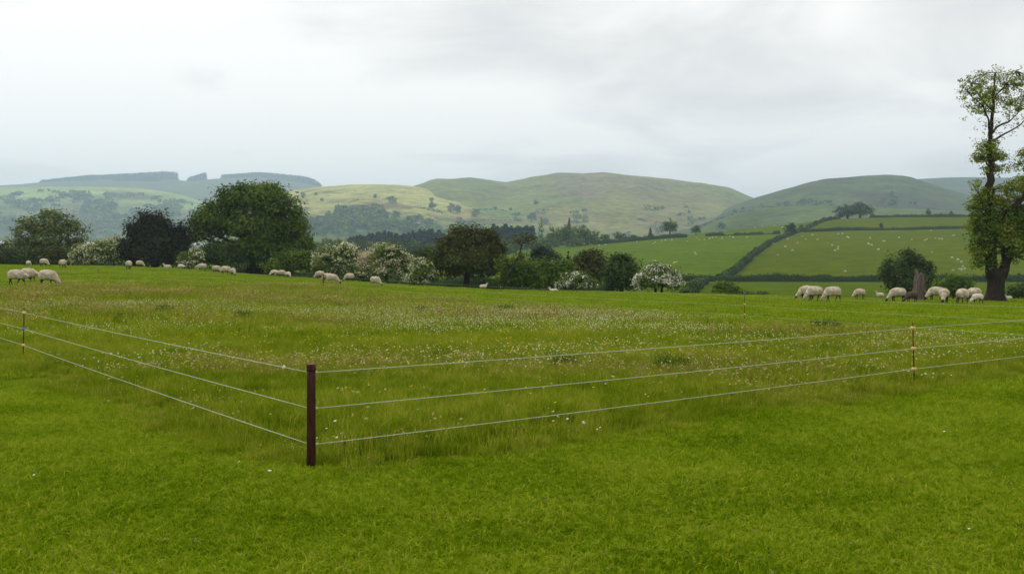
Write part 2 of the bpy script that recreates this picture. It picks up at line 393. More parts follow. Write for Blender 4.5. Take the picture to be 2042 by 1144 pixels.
GREEN, OLIVE, BRACK, HEATH, SUNLIT_YELL = (0.145, 0.17, 0.040), (0.185, 0.178, 0.056), (0.205, 0.145, 0.085), (0.125, 0.092, 0.075), (0.35, 0.35, 0.11)
def c_back(px, v, X, Y):
    n = fbm(X / 500, Y / 500, 31)
    return mixc(mixc((0.085, 0.11, 0.045), (0.105, 0.125, 0.05), n * 2 - .5), (0.085, 0.08, 0.06), (n - 0.55) * 3)
def c_shoulder(px, v, X, Y):
    n = fbm(X / 420, Y / 600, 32); cell = hash2(np.floor(X / 260 + n), np.floor(Y / 330 + n), 3)
    c = mixc((0.26, 0.34, 0.11), (0.20, 0.24, 0.10), (n - 0.35) * 2.5)
    c = mixc(c, mixc((0.08, 0.12, 0.035), (0.15, 0.18, 0.06), cell), (0.45 - v) * 6)
    return mixc(c, (0.12, 0.11, 0.06), (fbm(X / 200, Y / 300, 77) - 0.58) * 4)
def c_pasture(px, v, X, Y):
    n = fbm(X / 300, Y / 420, 33)
    c = mixc(SUNLIT_YELL, (0.25, 0.255, 0.08), (n - 0.35) * 2)  # brightened pasture tones: a gap of sunlight painted into the hill colour
    c = mixc(c, OLIVE, (px - 860) / 120)
    c = mixc(c, (0.10, 0.07, 0.045), np.clip((fbm(X / 70, Y / 110, 13, 3) - 0.62) * 6, 0, 0.8))
    fld = np.clip((px - 946) / 6, 0, 1) * np.clip((1046 - px) / 6, 0, 1) * np.clip((v - 0.27) / 0.03, 0, 1) * np.clip((0.62 - v) / 0.03, 0, 1)
    c = mixc(c, (0.13, 0.20, 0.045), fld)
    return mixc(c, (0.095, 0.135, 0.035), (0.28 - v) * 5)
def c_centre(px, v, X, Y):
    n = fbm(X / 260, Y / 420, 34); n2 = fbm(X / 120, Y / 150, 35)
    c = mixc(GREEN, OLIVE, (n - 0.3) * 2.2)
    br = np.clip((fbm(X / 330 + 4, Y / 500, 36) - 0.40) * 4, 0, 1) * np.clip((px - 960) / 160, 0, 1) * np.clip((1.0 - v) * 5, 0, 1)
    c = mixc(c, mixc(BRACK, HEATH, n2 * 2 - 0.6), br * 0.85)
    c = mixc(c, (0.19, 0.19, 0.05), np.clip((px - 1180) / 40, 0, 1) * np.clip((1290 - px) / 60, 0, 1) * np.clip((n2 - 0.4) * 3, 0, 0.6))
    return mixc(c, (0.09, 0.15, 0.035), (0.3 - v) * 6 * np.clip((1080 - px) / 60, 0, 1))
def c_right(px, v, X, Y):
    n = fbm(X / 240, Y / 380, 37)
    c = mixc((0.066, 0.092, 0.024), (0.082, 0.094, 0.03), (n - 0.3) * 2)
    return mixc(c, (0.055, 0.05, 0.03), np.clip((fbm(X / 180, Y / 200, 38) - 0.5) * 4, 0, 0.8))
def c_low(px, v, X, Y):
    n = fbm(X / 150, Y / 300, 39)
    return mixc((0.078, 0.11, 0.028), (0.095, 0.125, 0.038), n * 2 - .5)

H_back = hill('far_hill', 'hazy blue green hill carrying the dark plantations on the left skyline', 3900, 5600,
    [(-700, 400), (-300, 384), (0, 373), (80, 368), (180, 361), (350, 362), (380, 364), (440, 359), (520, 357), (600, 368), (645, 377), (720, 394), (820, 430)],
    [(-700, 470), (820, 470)], c_back, 26, 1, wl=700)
H_sh = hill('shoulder_hill', 'light green rounded hill below the plantations on the left', 2600, 3900,
    [(-700, 392), (-300, 380), (0, 376), (150, 375), (290, 379), (360, 390), (420, 410), (480, 436), (560, 462), (640, 476)],
    [(-700, 482), (640, 482)], c_shoulder, 20, 2, wl=520)
H_ctr = hill('moor_hill', 'broad brown and green moorland hill in the middle of the skyline', 1900, 3500,
    [(700, 430), (770, 396), (835, 376), (870, 363), (905, 365), (937, 362), (1010, 371), (1060, 361), (1115, 353), (1165, 355), (1200, 352), (1260, 359), (1340, 363), (1400, 369), (1450, 379), (1495, 398), (1540, 420), (1620, 455)],
    [(700, 484), (1620, 486)], c_centre, 40, 3, wl=270, cols=300, rows=110)
H_pas = hill('pasture_hill', 'sunlit yellow green pasture hill right of the big oak', 1750, 3000,
    [(440, 440), (520, 402), (575, 386), (640, 377), (700, 373), (745, 372), (790, 374), (835, 378), (900, 392), (980, 406), (1060, 424), (1160, 452)],
    [(440, 486), (1160, 486)], c_pasture, 11, 4, wl=300)
H_fr = hill('distant_moor', 'dull green moor edge behind the right hill', 2900, 4000,
    [(1700, 372), (1790, 364), (1830, 360), (1880, 357), (1950, 356), (2042, 358), (2400, 366), (2900, 384)],
    [(1700, 470), (2900, 470)], c_right, 18, 5, wl=400)
H_rt = hill('rounded_hill', 'smooth green rounded hill above the hedged fields on the right', 1650, 2700,
    [(1330, 462), (1400, 438), (1450, 418), (1500, 399), (1560, 381), (1640, 363), (1720, 354), (1770, 352), (1805, 357), (1832, 363), (1880, 377), (1960, 398), (2042, 415), (2300, 455)],
    [(1330, 484), (2300, 474)], c_right, 27, 6, wl=260)
H_low = hill('low_hill', 'pale green field slope at the foot of the right hill', 1250, 1750,
    [(1340, 470), (1390, 454), (1440, 436), (1490, 421), (1560, 413), (1640, 411), (1720, 414), (1850, 420), (2042, 428), (2300, 445)],
    [(1340, 488), (2300, 478)], c_low, 6, 8, wl=240, rows=50)

# ------------------------------------------------------------------ leaf clouds, tubes and trees
def rand_unit(r, n):
    v = r.normal(size=(n, 3)); return v / np.linalg.norm(v, axis=1, keepdims=True)

def leaf_quads(P, out, size, r, up=0.55, jit=0.5, aspect=0.62):
    n = len(P); nrm = out * 0.9 + np.array([0, 0, up]) + r.normal(size=(n, 3)) * jit
    nrm /= np.linalg.norm(nrm, axis=1, keepdims=True) + 1e-9
    t = np.cross(nrm, rand_unit(r, n)); t /= np.linalg.norm(t, axis=1, keepdims=True) + 1e-9
    b = np.cross(nrm, t)
    s = (size * r.uniform(0.6, 1.35, n))[:, None]; tw = s * 0.5; bw = s * 0.5 * aspect
    fold = nrm * s * r.uniform(-0.12, 0.12, n)[:, None]
    V = np.stack([P - t * tw, P - b * bw + fold, P + t * tw, P + b * bw + fold], 1).reshape(-1, 3)
    Fq = np.arange(4 * n).reshape(n, 4)
    return V, Fq

def cloud(lobes, ncl, per, size, crad, r, shell=0.45, flat=0.75):
    """lobes: list (cx,cy,cz,rx,ry,rz). returns V, F, tone, cluster centres"""
    lo = np.array(lobes, float); wgt = (lo[:, 3] * lo[:, 5]) + (lo[:, 4] * lo[:, 5]); wgt = wgt / wgt.sum()
    idx = r.choice(len(lo), ncl, p=wgt); d = rand_unit(r, ncl); d[:, 2] = np.where(d[:, 2] < -0.55, -d[:, 2], d[:, 2])
    rad = shell + (1 - shell) * r.uniform(0, 1, ncl) ** 0.55
    rad *= r.uniform(0.88, 1.08, ncl)
    C = lo[idx, :3] + d * lo[idx, 3:] * rad[:, None]
    # drop clusters deep inside other lobes
    ctr = (lo[:, :3] * wgt[:, None]).sum(0)
    cs = crad * r.uniform(0.6, 1.4, ncl)
    k = r.poisson(per, ncl) + 2
    ci = np.repeat(np.arange(ncl), k); n = len(ci)
    off = np.clip(r.normal(size=(n, 3)), -1.7, 1.7) * cs[ci][:, None] * np.array([1, 1, flat]) * 0.62
    P = C[ci] + off
    o1 = C[ci] - ctr; o1 /= np.linalg.norm(o1, axis=1, keepdims=True) + 1e-9
    o2 = off / (np.linalg.norm(off, axis=1, keepdims=True) + 1e-9)
    outd = o1 * 0.55 + o2 * 0.75
    V, Fq = leaf_quads(P, outd, size, r)
    ct = r.normal(0.5, 0.2, ncl)
    tone = np.clip(ct[ci] + r.normal(0, 0.15, n), 0, 1)
    return V, Fq, tone, C

def tube(path, radii, sides=7, r=None, wob=0.0):
    path = np.asarray(path, float); n = len(path); V = []; 
    up = np.array([0.13, 0.21, 0.97])
    for i in range(n):
        t = path[min(i + 1, n - 1)] - path[max(i - 1, 0)]; t = t / (np.linalg.norm(t) + 1e-9)
        ref = up if abs(t @ up) < 0.95 else np.array([1., 0, 0])
        a = np.cross(t, ref); a /= np.linalg.norm(a); b = np.cross(t, a)
        for s in range(sides):
            q = 2 * math.pi * s / sides; rr = radii[i] * (1 + (r.uniform(-wob, wob) if r is not None and wob else 0))
            V.append(path[i] + (a * math.cos(q) + b * math.sin(q)) * rr)
    Fq = [[i * sides + s, i * sides + (s + 1) % sides, (i + 1) * sides + (s + 1) % sides, (i + 1) * sides + s] for i in range(n - 1) for s in range(sides)]
    V.append(path[-1]); tip = len(V) - 1
    Ft = [[(n - 1) * sides + s, (n - 1) * sides + (s + 1) % sides, tip] for s in range(sides)]
    V.append(path[0]); bt = len(V) - 1
    Ft += [[(s + 1) % sides, s, bt] for s in range(sides)]
    return np.array(V), np.array(Fq), np.array(Ft)

class Acc:
    def __init__(s): s.V = []; s.Q = []; s.T = []; s.n = 0
    def add(s, V, Q=None, T=None):
        if Q is not None and len(Q): s.Q.append(np.asarray(Q) + s.n)
        if T is not None and len(T): s.T.append(np.asarray(T) + s.n)
        s.V.append(V); s.n += len(V)
    def mesh(s, name, mat, smooth=True):
        return mesh(name, np.concatenate(s.V), [np.concatenate(x) for x in (s.Q, s.T) if x], [mat], smooth=smooth)

def bend(a, b, r, n=5, k=0.12):
    a = np.asarray(a, float); b = np.asarray(b, float); l = np.linalg.norm(b - a)
    t = np.linspace(0, 1, n)[:, None]; o = r.normal(size=3) * l * k
    sag = np.array([0, 0, 1.0]) * l * 0.06
    return a * (1 - t) + b * t + (o + sag) * np.sin(t * math.pi) * 0.6

def px_lobes(lst, d, base, dep=0.85):
    """lobes given as photo bearings and heights at depth d -> metres relative to base"""
    o = []
    for q in lst:
        px, py, rx, rz = q[:4]; dy = q[4] if len(q) > 4 else 0
        k = d / F
        o.append(((px - CX) * k - base[0], dy, CH - (py - HY) * k - base[2], rx * k, rx * k * dep, rz * k))
    return o

def tree(name, label, cat, px, d, lobes, leaf, ncl, per, size, crad, seed, group=None, trunk_r=0.3, trunk_px=None, fork=0.35,
         bark='bark', blossom=None, shell=0.45, nlimb=14, kind_part='crown', dep=0.85, trunks=1, jitter_y=True):
    r = np.random.default_rng(seed)
    base = gpt(px, d); base.z -= 0.05
    root = empty(name, base); tag(root, label, cat, group)
    lo = px_lobes(lobes, d, base, dep)
    if jitter_y: lo = [(a, b + r.uniform(-0.35, 0.35) * e, c, dd, e, f) for a, b, c, dd, e, f in lo]
    V, Q, tone, C = cloud(lo, ncl, per, size, crad, r, shell)
    V[:, 2] = np.maximum(V[:, 2], 0.02)
    link(kind_part, mesh(kind_part, V, [Q], [MAT[leaf]], tone=tone), root)
    la = np.array(lo); ctr = la[:, :3].mean(0); top = (la[:, 2] + la[:, 5]).max()
    for tnk in range(trunks):
        ac = Acc(); ox = 0 if trunks == 1 else (tnk - (trunks - 1) / 2) * trunk_r * 4.5
        fk = np.array([ctr[0] * 0.5 + ox * 1.6, ctr[1] * 0.5, max(top * fork, 0.4)])
        p = bend((ox, 0, -0.1), fk, r, 5, 0.04)
        ac.add(*tube(p, [trunk_r * 1.45, trunk_r * 1.08, trunk_r, trunk_r * 0.95, trunk_r * 0.85], 9, r, 0.08))
        for l in lo:
            e1 = np.array([l[0], l[1], l[2] - l[5] * 0.1])
            pp = bend(fk * 0.97, e1, r, 5, 0.10)
            ac.add(*tube(pp, np.linspace(trunk_r * 0.6, trunk_r * 0.2, 5), 6))
        for c in C[r.choice(len(C), min(nlimb, len(C)), replace=False)]:
            j = np.argmin(((la[:, :3] - c) ** 2).sum(1)); e1 = la[j, :3]
            ac.add(*tube(bend(e1, c, r, 4, 0.12), np.linspace(trunk_r * 0.24, trunk_r * 0.05, 4), 5))
        link('trunk', ac.mesh('trunk', MAT[bark]), root)
    if blossom:
        mat, nb, pb, sb = blossom
        lo2 = [(a, b, c, dd * 1.03, e * 1.03, f * 1.03) for a, b, c, dd, e, f in lo]
        V, Q, tone, _ = cloud(lo2, nb, pb, sb, crad * 0.8, r, 0.8, 0.45)
        keep = V.reshape(-1, 4, 3)[:, :, 2].min(1) > 0.25
        V = V.reshape(-1, 4, 3)[keep].reshape(-1, 3)
        link('blossom', mesh('blossom', V, [np.arange(len(V)).reshape(-1, 4)], [MAT[mat]], tone=tone[keep]), root)
    return root

# --- trees standing along the crest of the pasture, left to right
tree('ash_tree', 'sage green open crowned tree at the far left behind the grazing flock', 'tree', 95, 138,
     [(100, 438, 34, 19), (58, 458, 32, 22), (138, 462, 28, 20), (95, 470, 45, 26), (36, 486, 22, 16), (150, 492, 20, 18), (100, 500, 48, 20), (60, 498, 30, 16)],
     'ashl', 170, 40, 0.40, 0.85, 101, trunk_r=0.35, nlimb=40)
tree('dark_bush', 'low dark green bush at the left edge below the sage green tree', 'bush', 20, 128,
     [(10, 512, 30, 20), (45, 518, 26, 14), (-25, 508, 26, 22)], 'dark', 70, 60, 0.35, 0.7, 102, trunk_r=0.12)
tree('undergrowth_bush', 'dull olive bush under the sage green tree beside the blossom', 'bush', 105, 130,
     [(85, 516, 30, 16), (125, 514, 26, 18)], 'olive', 60, 60, 0.35, 0.7, 103, trunk_r=0.12)
tree('hawthorn', 'cream flowering hawthorn left of the dark bronze tree', 'hawthorn', 182, 126,
     [(180, 510, 36, 22), (160, 518, 20, 14), (205, 505, 24, 22)], 'bright', 90, 50, 0.28, 0.65, 104, trunk_r=0.12, blossom=('cream', 170, 20, 0.26))
tree('hawthorn', 'cream flowering hawthorn partly hidden by the dark bronze tree', 'hawthorn', 228, 130,
     [(230, 500, 26, 26), (218, 512, 22, 18)], 'bright', 70, 50, 0.28, 0.65, 105, trunk_r=0.12, blossom=('cream', 130, 18, 0.26))
tree('copper_tree', 'dark bronze leaved tree left of the big oak', 'tree', 308, 124,
     [(300, 446, 32, 24), (282, 470, 32, 30), (318, 462, 22, 28), (356, 472, 20, 26), (360, 500, 22, 26), (325, 500, 46, 28), (265, 500, 26, 24), (355, 514, 26, 18), (305, 514, 58, 20)],
     'purple', 330, 60, 0.32, 0.75, 106, trunk_r=0.4, bark='barkdark', shell=0.3)
tree('hawthorn', 'small blossoming hawthorn between the dark bronze tree and the oak', 'hawthorn', 376, 120,
     [(378, 518, 20, 16), (368, 526, 14, 9), (392, 510, 12, 14)], 'bright', 45, 45, 0.25, 0.5, 107, trunk_r=0.08, blossom=('cream', 60, 14, 0.24))
tree('oak_tree', 'large rounded dark green oak, tallest tree on the left', 'tree', 502, 128,
     [(500, 412, 70, 42), (440, 434, 48, 40), (560, 432, 46, 50), (520, 398, 45, 28), (470, 402, 36, 24), (415, 458, 34, 28), (585, 472, 34, 40), (540, 470, 60, 40), (480, 455, 60, 34),
      (602, 492, 18, 20), (515, 498, 72, 26), (545, 512, 56, 22), (396, 470, 16, 14), (480, 378, 18, 12), (545, 382, 20, 14)],
     'oak', 560, 78, 0.36, 0.92, 108, trunk_r=0.55, bark='barkdark', shell=0.5, nlimb=60)
tree('understorey_bush', 'green bush growing under the left side of the oak', 'bush', 432, 124,
     [(430, 508, 34, 24), (415, 520, 26, 16), (465, 518, 34, 18)], 'dark', 100, 60, 0.32, 0.7, 109, trunk_r=0.12)
tree('understorey_bush', 'mid green bush at the right foot of the oak', 'bush', 580, 116,
     [(575, 526, 26, 18), (600, 522, 24, 20), (620, 532, 18, 14), (555, 534, 24, 12)], 'oak', 120, 60, 0.30, 0.65, 110, trunk_r=0.12)
tree('hawthorn', 'cream flowering hawthorn right of the oak behind the fence post', 'hawthorn', 672, 112,
     [(665, 515, 36, 24), (690, 510, 28, 24), (648, 530, 24, 18), (680, 535, 36, 14)], 'bright', 130, 50, 0.26, 0.6, 111, trunk_r=0.14, blossom=('cream', 210, 18, 0.23))
tree('hawthorn', 'tall hawthorn of cream and fading pink blossom beside the brown tree', 'hawthorn', 772, 106,
     [(770, 512, 38, 26), (745, 525, 28, 24), (795, 528, 28, 24), (765, 540, 44, 18)], 'bright', 150, 50, 0.25, 0.58, 112, trunk_r=0.15, blossom=('cream', 260, 19, 0.22))
# a few sprays of pinkish blossom on the same tree
_h = [o for o in COL.objects if o.get('label', '').startswith('tall hawthorn')][0]
_r = np.random.default_rng(5); _lo = px_lobes([(738, 522, 24, 20), (752, 535, 24, 14)], 106, _h.location)
_V, _Q, _t, _ = cloud([(a, b - 1.0, c, d_, e, f) for a, b, c, d_, e, f in _lo], 60, 18, 0.22, 0.45, _r, 0.85, 0.6)
_o = link('blossom', mesh('blossom', _V, [_Q], [MAT['pinkcream']], tone=_t), _h); _o['label'] = 'fading pink blossom'
tree('hawthorn', 'low cream flowering hawthorn against the left side of the brown tree', 'hawthorn', 842, 98,
     [(842, 540, 22, 24), (832, 555, 18, 14), (855, 552, 18, 16)], 'bright', 70, 50, 0.24, 0.5, 113, trunk_r=0.1, blossom=('cream', 95, 18, 0.2))
tree('dark_bush', 'dark bush behind and between the two cream hawthorns', 'bush', 815, 118,
     [(815, 530, 20, 22), (720, 535, 18, 18), (840, 520, 24, 20)], 'dark', 80, 60, 0.3, 0.7, 114, trunk_r=0.12)
tree('field_maple', 'rounded brownish olive tree in the middle of the hedgerow', 'tree', 930, 100,
     [(930, 480, 34, 30), (905, 505, 42, 36), (955, 500, 42, 36), (985, 515, 26, 34), (885, 530, 28, 32), (940, 530, 60, 32), (970, 478, 24, 16)],
     'olive', 420, 70, 0.26, 0.68, 115, trunk_r=0.3, bark='barkdark', shell=0.3, nlimb=30)
tree('scrub_bush', 'bright green scrub right of the brownish olive tree', 'bush', 1030, 94,
     [(1020, 540, 26, 26), (1048, 548, 26, 24), (1015, 560, 22, 14), (1065, 560, 24, 16)], 'bright', 120, 55, 0.26, 0.55, 116, trunk_r=0.1)
tree('scrub_bush', 'bright green scrub left of the white hawthorn', 'bush', 1100, 100,
     [(1090, 552, 28, 22), (1120, 545, 28, 24), (1075, 540, 20, 20)], 'bright', 110, 55, 0.26, 0.55, 117, trunk_r=0.1)
tree('willow', 'feathery yellowish green willow behind the white hawthorn', 'tree', 1175, 108,
     [(1165, 535, 30, 30), (1185, 520, 22, 20), (1150, 555, 26, 20), (1195, 550, 20, 24)], 'olive', 130, 50, 0.28, 0.65, 118, trunk_r=0.14)
tree('hawthorn', 'small white flowering hawthorn in front of the willow', 'hawthorn', 1148, 84,
     [(1148, 562, 28, 16), (1128, 570, 16, 9), (1172, 568, 14, 9)], 'bright', 70, 45, 0.2, 0.42, 119, trunk_r=0.07, blossom=('white', 75, 14, 0.18))
tree('holly_tree', 'dark green rounded tree left of the big white hawthorn', 'tree', 1240, 92,
     [(1240, 532, 22, 22), (1228, 550, 24, 22), (1252, 550, 22, 24), (1240, 565, 30, 14)], 'dark', 190, 70, 0.24, 0.55, 120, trunk_r=0.2, bark='barkdark', shell=0.3)
tree('hawthorn', 'big white flowering hawthorn standing alone with two dark trunks', 'hawthorn', 1314, 80,
     [(1312, 545, 26, 16), (1290, 558, 22, 16), (1336, 556, 24, 17), (1312, 562, 42, 14), (1280, 568, 14, 9), (1346, 568, 13, 8)],
     'bright', 130, 40, 0.19, 0.42, 121, trunk_r=0.09, trunks=2, bark='barkdark', blossom=('white', 190, 17, 0.17), fork=0.45)
# pine, small spruce and the leaning dead tree
tree('pine_tree', 'dark flat topped pine behind the scrub', 'tree', 1083, 125,
     [(1078, 508, 18, 10), (1090, 518, 22, 12), (1072, 530, 20, 10), (1092, 537, 22, 12)], 'conifer', 110, 60, 0.32, 0.7, 122, trunk_r=0.2, bark='barkdark')

def conifer_mesh(name, h, w, seed, tiers=16, mat='conifer', leaf=0.5, mat_trunk='barkdark', width_pow=0.9, per=26):
    r = np.random.default_rng(seed); P = []; out = []
    for i in range(tiers):
        t = i / (tiers - 1); z = h * (0.06 + 0.94 * t); rad = w * (1 - t) ** width_pow + 0.04 * w
        n = max(5, int(per * (1 - t * 0.8)))
        a = r.uniform(0, 2 * math.pi, n); rr = rad * r.uniform(0.35, 1.08, n) * (1 + 0.18 * np.sin(a * 3 + i))
        P.append(np.stack([np.cos(a) * rr, np.sin(a) * rr, z - rr * 0.35 + r.normal(0, 0.02 * h, n)], 1))
        out.append(np.stack([np.cos(a), np.sin(a), np.full(n, 0.3)], 1))
    P = np.concatenate(P); out = np.concatenate(out)
    V, Q = leaf_quads(P, out, leaf, r, up=0.3, jit=0.5, aspect=0.6); V[:, 2] = np.maximum(V[:, 2], 0.03 * h)
    tone = np.clip(r.normal(0.5, 0.2, len(Q)), 0, 1)
    tv, tq, tt = tube([(0, 0, -0.5), (0, 0, h * 0.5), (0, 0, h * 0.97)], [w * 0.1, w * 0.06, w * 0.015], 6)
    allV = np.concatenate([V, tv]); n = len(V)
    return mesh(name, allV, [Q, tq + n, tt + n], [MAT[mat], MAT[mat_trunk]], tone=np.concatenate([tone, np.zeros(len(tq) + len(tt))]),
                matidx=[0] * len(Q) + [1] * (len(tq) + len(tt)))
o = link('spruce_tree', conifer_mesh('spruce_tree', 3.6, 0.95, 3, leaf=0.3), loc=gpt(1133, 104)); tag(o, 'small dark spruce spire behind the scrub', 'tree')
o.scale.z = (pz(505, 104) - o.location.z) / 3.6

_r = np.random.default_rng(44); b = gpt(1003, 88); root = empty('dead_tree', b)
tag(root, 'thin leaning nearly bare tree in front of the scrub', 'tree')
def ptk(px, py, d, b, dy=0): return np.array([(px - CX) * d / F - b.x, dy, CH - (py - HY) * d / F - b.z])
ac = Acc()
_p = np.array([ptk(1003, 582, 88, b), ptk(1008, 560, 88, b), ptk(1022, 535, 88, b), ptk(1035, 508, 88, b), ptk(1042, 485, 88, b), ptk(1052, 470, 88, b)]); _p[0, 2] = -0.1
ac.add(*tube(_p, [0.10, 0.075, 0.065, 0.055, 0.04, 0.015], 7))
for a, bb in [((1035, 508), (1048, 522)), ((1042, 485), (1062, 478)), ((1030, 520), (1052, 505)), ((1040, 490), (1025, 478)), ((1022, 535), (1040, 530))]:
    ac.add(*tube(bend(ptk(*a, 88, b), ptk(*bb, 88, b, _r.uniform(-.5, .5)), _r, 5), np.linspace(0.045, 0.012, 5), 5))
link('trunk', ac.mesh('trunk', MAT['barkdark']), root)
V, Q, tn, _ = cloud(px_lobes([(1050, 478, 16, 10), (1045, 515, 14, 10), (1030, 480, 10, 6)], 88, b), 26, 16, 0.2, 0.4, _r)
link('crown', mesh('crown', V, [Q], [MAT['olive']], tone=tn), root)

# --- right side: stump, trees and bushes beyond the sheep
tree('thorn_tree', 'round dark green tree behind the dead stump', 'tree', 1812, 112,
     [(1810, 525, 36, 26), (1785, 545, 28, 22), (1840, 545, 22, 26), (1812, 555, 46, 24), (1772, 530, 12, 8), (1795, 578, 26, 12), (1838, 572, 18, 14)],
     'dark', 230, 60, 0.27, 0.6, 131, trunk_r=0.25, bark='barkdark')
tree('elder_bush', 'light green bush between the stump and the tall tree', 'bush', 1900, 96,
     [(1905, 568, 28, 18), (1885, 578, 22, 14), (1920, 580, 18, 12)], 'bright', 90, 50, 0.24, 0.5, 132, trunk_r=0.08)
tree('thorn_bush', 'dark bush at the right edge beyond the tall tree', 'bush', 2042, 82,
     [(2038, 582, 20, 13), (2060, 580, 22, 16)], 'dark', 60, 50, 0.2, 0.42, 133, trunk_r=0.08)
tree('gorse_bush', 'small green bush on the pasture rim right of the white hawthorn', 'bush', 1445, 92,
     [(1446, 576, 16, 11), (1432, 584, 12, 7), (1460, 583, 13, 7)], 'bright', 60, 45, 0.2, 0.4, 134, trunk_r=0.07)
tree('nettle_patch', 'low dark weed patch on the rim beside the far fence stake', 'weeds', 1500, 86,
     [(1480, 590, 18, 4), (1515, 590, 18, 4), (1440, 590, 20, 4)], 'dark', 70, 40, 0.16, 0.3, 135, trunk_r=0.03, kind_part='foliage')

# broken stump
def stump():
    r = np.random.default_rng(8); d = 63; b = gpt(1832, d); root = empty('tree_stump', b)
    tag(root, 'tall broken grey brown dead tree stump among the sheep', 'stump')
    h = pz(533, d) - b.z; S_ = 16; V = []
    S_ = 30; lv = [(-0.1, 0.60), (0.06, 0.52), (0.2, 0.44), (0.42, 0.38), (0.7, 0.35), (1.0, 0.32), (1.3, 0.30), (0.8 * h, 0.285), (0.9 * h, 0.27), (h, 0.24)]
    ridge = np.convolve(np.tile(r.uniform(-0.2, 0.2, S_), 3), [.25, .5, .25], 'same')[S_:2 * S_]; spike = np.convolve(np.tile(r.uniform(-0.9, 0.12, S_), 3), [.2, .6, .2], 'same')[S_:2 * S_]
    for i, (z, rad) in enumerate(lv):
        for s in range(S_):
            q = 2 * math.pi * s / S_ + z * 0.15; k = 1 + ridge[s] * (1.4 if i < 3 else 1.0) + r.uniform(-.05, .05)
            V.append((math.cos(q) * rad * k + z * 0.02, math.sin(q) * rad * k, z + spike[s] * max(0, (z / h - 0.75) * 4) * 0.9))
    Q = [[i * S_ + s, i * S_ + (s + 1) % S_, (i + 1) * S_ + (s + 1) % S_, (i + 1) * S_ + s] for i in range(len(lv) - 1) for s in range(S_)]
    V.append((0.03, 0, h - 0.4)); T = [[(len(lv) - 1) * S_ + s, (len(lv) - 1) * S_ + (s + 1) % S_, len(V) - 1] for s in range(S_)]
    link('trunk', mesh('trunk', V, [np.array(Q), np.array(T)], [MAT['dead']], smooth=False), root)
    ac = Acc()
    ac.add(*tube([(0.25, -0.05, 0.95), (0.42, -0.1, 1.12), (0.5, -0.1, 1.3)], [0.09, 0.06, 0.02], 6))
    link('branch_stub', ac.mesh('branch_stub', MAT['dead']), root)
stump()

